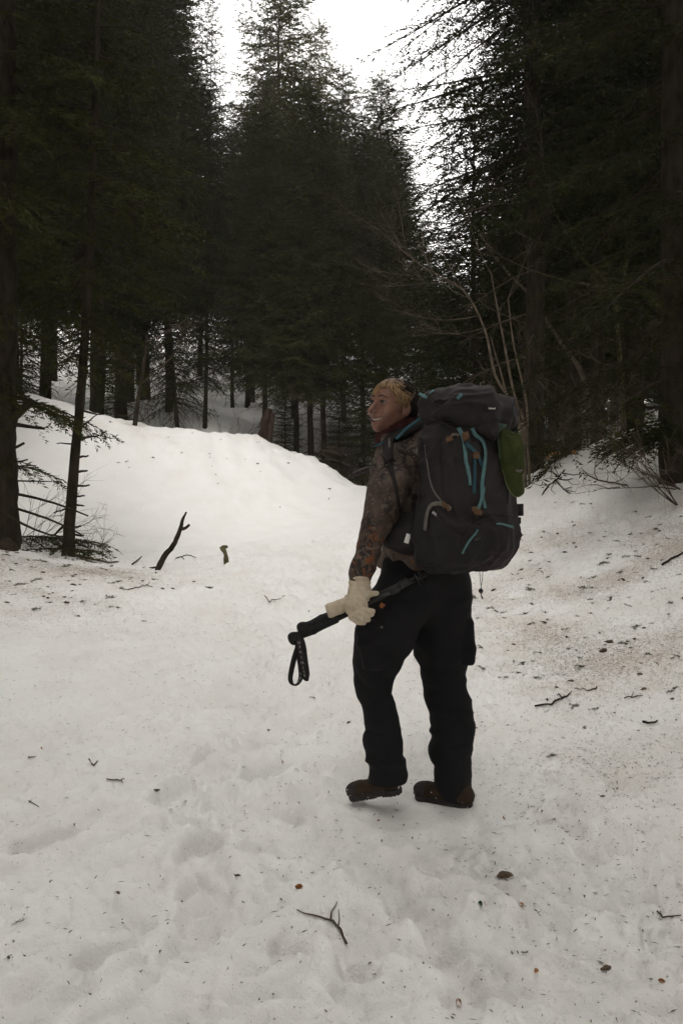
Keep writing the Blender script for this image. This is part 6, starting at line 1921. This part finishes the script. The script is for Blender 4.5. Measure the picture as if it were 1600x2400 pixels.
# sprigs and cones lying about: a few shapes, many copies
def tuft_mesh(seed, m):
    r = np.random.default_rng(seed); b = MB()
    for s in range(r.integers(2, 5)):
        az = r.uniform(0, 6.28); L = r.uniform(.6, 1.0)
        c = branch_curve((0, 0, .08), az, L, r.uniform(.05, .45), .35, 0, r, 6); b.tube(c, np.linspace(.035, .015, 6), 4)
        k = 44; s_ = r.uniform(.1, 1, k); P0 = A([np.interp(s_, np.linspace(0, 1, 6), c[:, i]) for i in range(3)]).T
        D = unit(unit(c[-1] - c[0]) * .6 + r.normal(size=(k, 3)) * .8 + A([0, 0, .15]))
        V, f_ = shoot_quads(P0, D, r.uniform(.18, .40, k), r.uniform(.018, .034, k), r); b.add(V, [f_])
    return b.mesh('needle_sprig', m, False)


def crumb_mesh(seed):
    r = np.random.default_rng(seed); b = MB()
    c = A([(-.7, 0, .15), (-.2, r.normal() * .1, .3), (.3, r.normal() * .1, .3), (.8, r.normal() * .15, .2)])
    V, q, t = tube(bezier(c, 8), [.12, .26, .30, .32, .28, .24, .18, .06], 7); V += r.normal(0, .05, V.shape); b.add(V, [q, t])
    for k in range(5): b.tube(A([(r.uniform(-.5, .5), 0, .2), (r.uniform(-.9, .9), r.normal() * .6, r.uniform(.05, .5))]), [.06, .03], 4)
    return b.mesh('bark_crumb', M['tuft2'], False)


TM = [tuft_mesh(300 + k, M['tuft']) for k in range(5)]; BM_ = [crumb_mesh(320 + k) for k in range(4)]
def scatter(mesh, name, x, y, s, label, cat, group, rot=None):
    o = link(name, mesh); z = gz(x, y)
    o.location = (x, y, z - .1 * s); o.scale = (s, s, s * .8); o.rotation_euler = (r.normal(0, .15), r.normal(0, .15), r.uniform(0, 6.28)); tag(o, label, cat, group)


KNOWN = [(1300, 1772, .042, 'round dense green sprig alone on the snow below the bent stick'), (1176, 1590, .05, 'large dark sprig cluster close to the trouser leg'), (1228, 1553, .05, 'green sprig right of the crotch height gap'), (1128, 1518, .042, 'pale green sprig nearest the hiker pocket'), (1396, 1663, .036, 'dark green sprig below the bent stick end'),
         (1427, 1507, .05, 'brown cone with green sprig in the dirtiest snow'), (1374, 1380, .10, 'big green bough tip flattened on the right slope'), (1412, 1527, .05, 'pale lichen sprig under the brown cone'), (1363, 1541, .04, 'small green sprig left of the pale lichen sprig'), (1261, 1530, .036, 'tiny sprig above the large green one'), (1490, 1472, .05, 'bushy sprig at the right by the bare snow'), (1255, 1473, .03, 'upright pale sprig in the gap beside the hip'),
         (1105, 1402, .06, 'green sprig standing beside the hanging cord'), (1467, 1420, .05, 'grey green sprig on the right slope below the big bough tip'), (1588, 1540, .05, 'sprig at the right edge of the snow'), (1182, 2056, .038, 'brown and green debris clump in the near snow'), (725, 1432, .032, 'green sprig in the track left of the held glove'), (965, 1505, .045, 'sprig seen between the two legs'), (732, 1635, .022, 'sprig below the wrist straps'), (818, 1695, .022, 'dark cone left of the lifted leg'), (365, 1855, .024, 'brown green clump at the edge of the deep footprint'), (50, 2166, .028, 'mossy clump at the lower left edge'), (118, 2066, .018, 'small spiky sprig in the near left snow'), (1418, 2270, .020, 'dark green crumb in the lower right snow'),
         (1233, 2236, .018, 'small forked green sprig low in the near snow'), (630, 1713, .016, 'dark crumb on the snow left of the shin'), (277, 2094, .013, 'small dark cone scale in the near left snow'), (20, 2247, .010, 'dark bud at the bottom left'), (556, 2054, .014, 'upright dark bark flake in the near snow'), (1412, 1868, .014, 'dark crumb right of the sledge groove'), (1300, 1920, .016, 'dark needle clump in the groove at right'), (336, 1708, .013, 'small sprig on the left snow')]
for i, (x, y, s, lb_) in enumerate(KNOWN):
    p = hit(x, y)
    brn = 'cone' in lb_ or 'crumb' in lb_ or 'flake' in lb_ or 'bud' in lb_ or 'brown' in lb_
    scatter(BM_[i % 4] if brn else TM[i % 5], 'bark_crumb' if brn else 'needle_sprig', p[0], p[1], s, lb_, 'forest debris', 'larger debris pieces on the snow')
n_s = 0
while n_s < 330:
    if r.uniform() < .62: x, y = r.normal(2.2, .9), r.uniform(3.3, 9.5)
    else: x, y = r.normal(-3.2, 1.0), r.normal(7.2, .9)
    if y < 2 or abs(x) > .46 * y or r.uniform() > dirt_at(x, y) * 1.6: continue
    right = x > 0; s = r.uniform(.022, .068) * (1.25 if y > 6 else 1)
    if n_s % 3 != 0: scatter(TM[n_s % 5], 'needle_sprig', x, y, s, 'small needle sprig among the litter on the dirty snow at ' + ('the right' if right else 'the left'), 'forest debris', 'small sprigs littering the ' + ('right slope' if right else 'left mound'))
    else: scatter(BM_[n_s % 4], 'bark_crumb', x, y, s * .45, 'dark bark crumb among the litter on the dirty snow at ' + ('the right' if right else 'the left'), 'forest debris', 'bark crumbs littering the ' + ('right slope' if right else 'left mound'))
    n_s += 1
for k in range(46):
    x, y = r.uniform(-5.4, -.2), r.uniform(13.6, 17.2)
    if abs(x) > .43 * y: continue
    s = r.uniform(.022, .06)
    scatter((TM + BM_)[k % 9], 'needle_sprig' if k % 9 < 5 else 'bark_crumb', x, y, s, 'dark speck of forest debris high on the left snow bank', 'forest debris', 'debris specks on the far snow bank')
# needles nobody could count
N_ = 130000
x = r.uniform(-5.5, 5.5, N_); y = 1.2 + 10.5 * r.uniform(0, 1, N_) ** 1.2
kp = (np.abs(x) < .48 * y + .2) & (r.uniform(0, 1, N_) < dirt_at(x, y) * .62 * (1 + 1.2 * (noise2(x * 1.7, y * 1.7, 70))).clip(.1)) ; x = x[kp]; y = y[kp]
z = ground_z(x, y) + .002; a = r.uniform(0, 6.28, len(x)); L = r.uniform(.008, .024, len(x)) * (1 + .08 * y)
D = np.stack([np.cos(a), np.sin(a), r.normal(0, .12, len(x))], 1); S = np.stack([-np.sin(a), np.cos(a), np.zeros(len(x))], 1) * (r.uniform(.0009, .0022, len(x)) * (1 + .16 * y))[:, None]
P0 = np.stack([x, y, z], 1); V = np.stack([P0 - D * L[:, None] * .5, P0 + S + A([0, 0, .001]), P0 + D * L[:, None] * .5, P0 - S + A([0, 0, .001])], 1).reshape(-1, 3)
b = MB(); b.add(V, [np.arange(len(V)).reshape(-1, 4)]); o = b.build('needle_litter', M['litter'], shade=False); tag(o, 'brown needles strewn over the snow', kind='stuff')
haze_box(-160, 160, -160, 160, -8, 42, 0.0013)
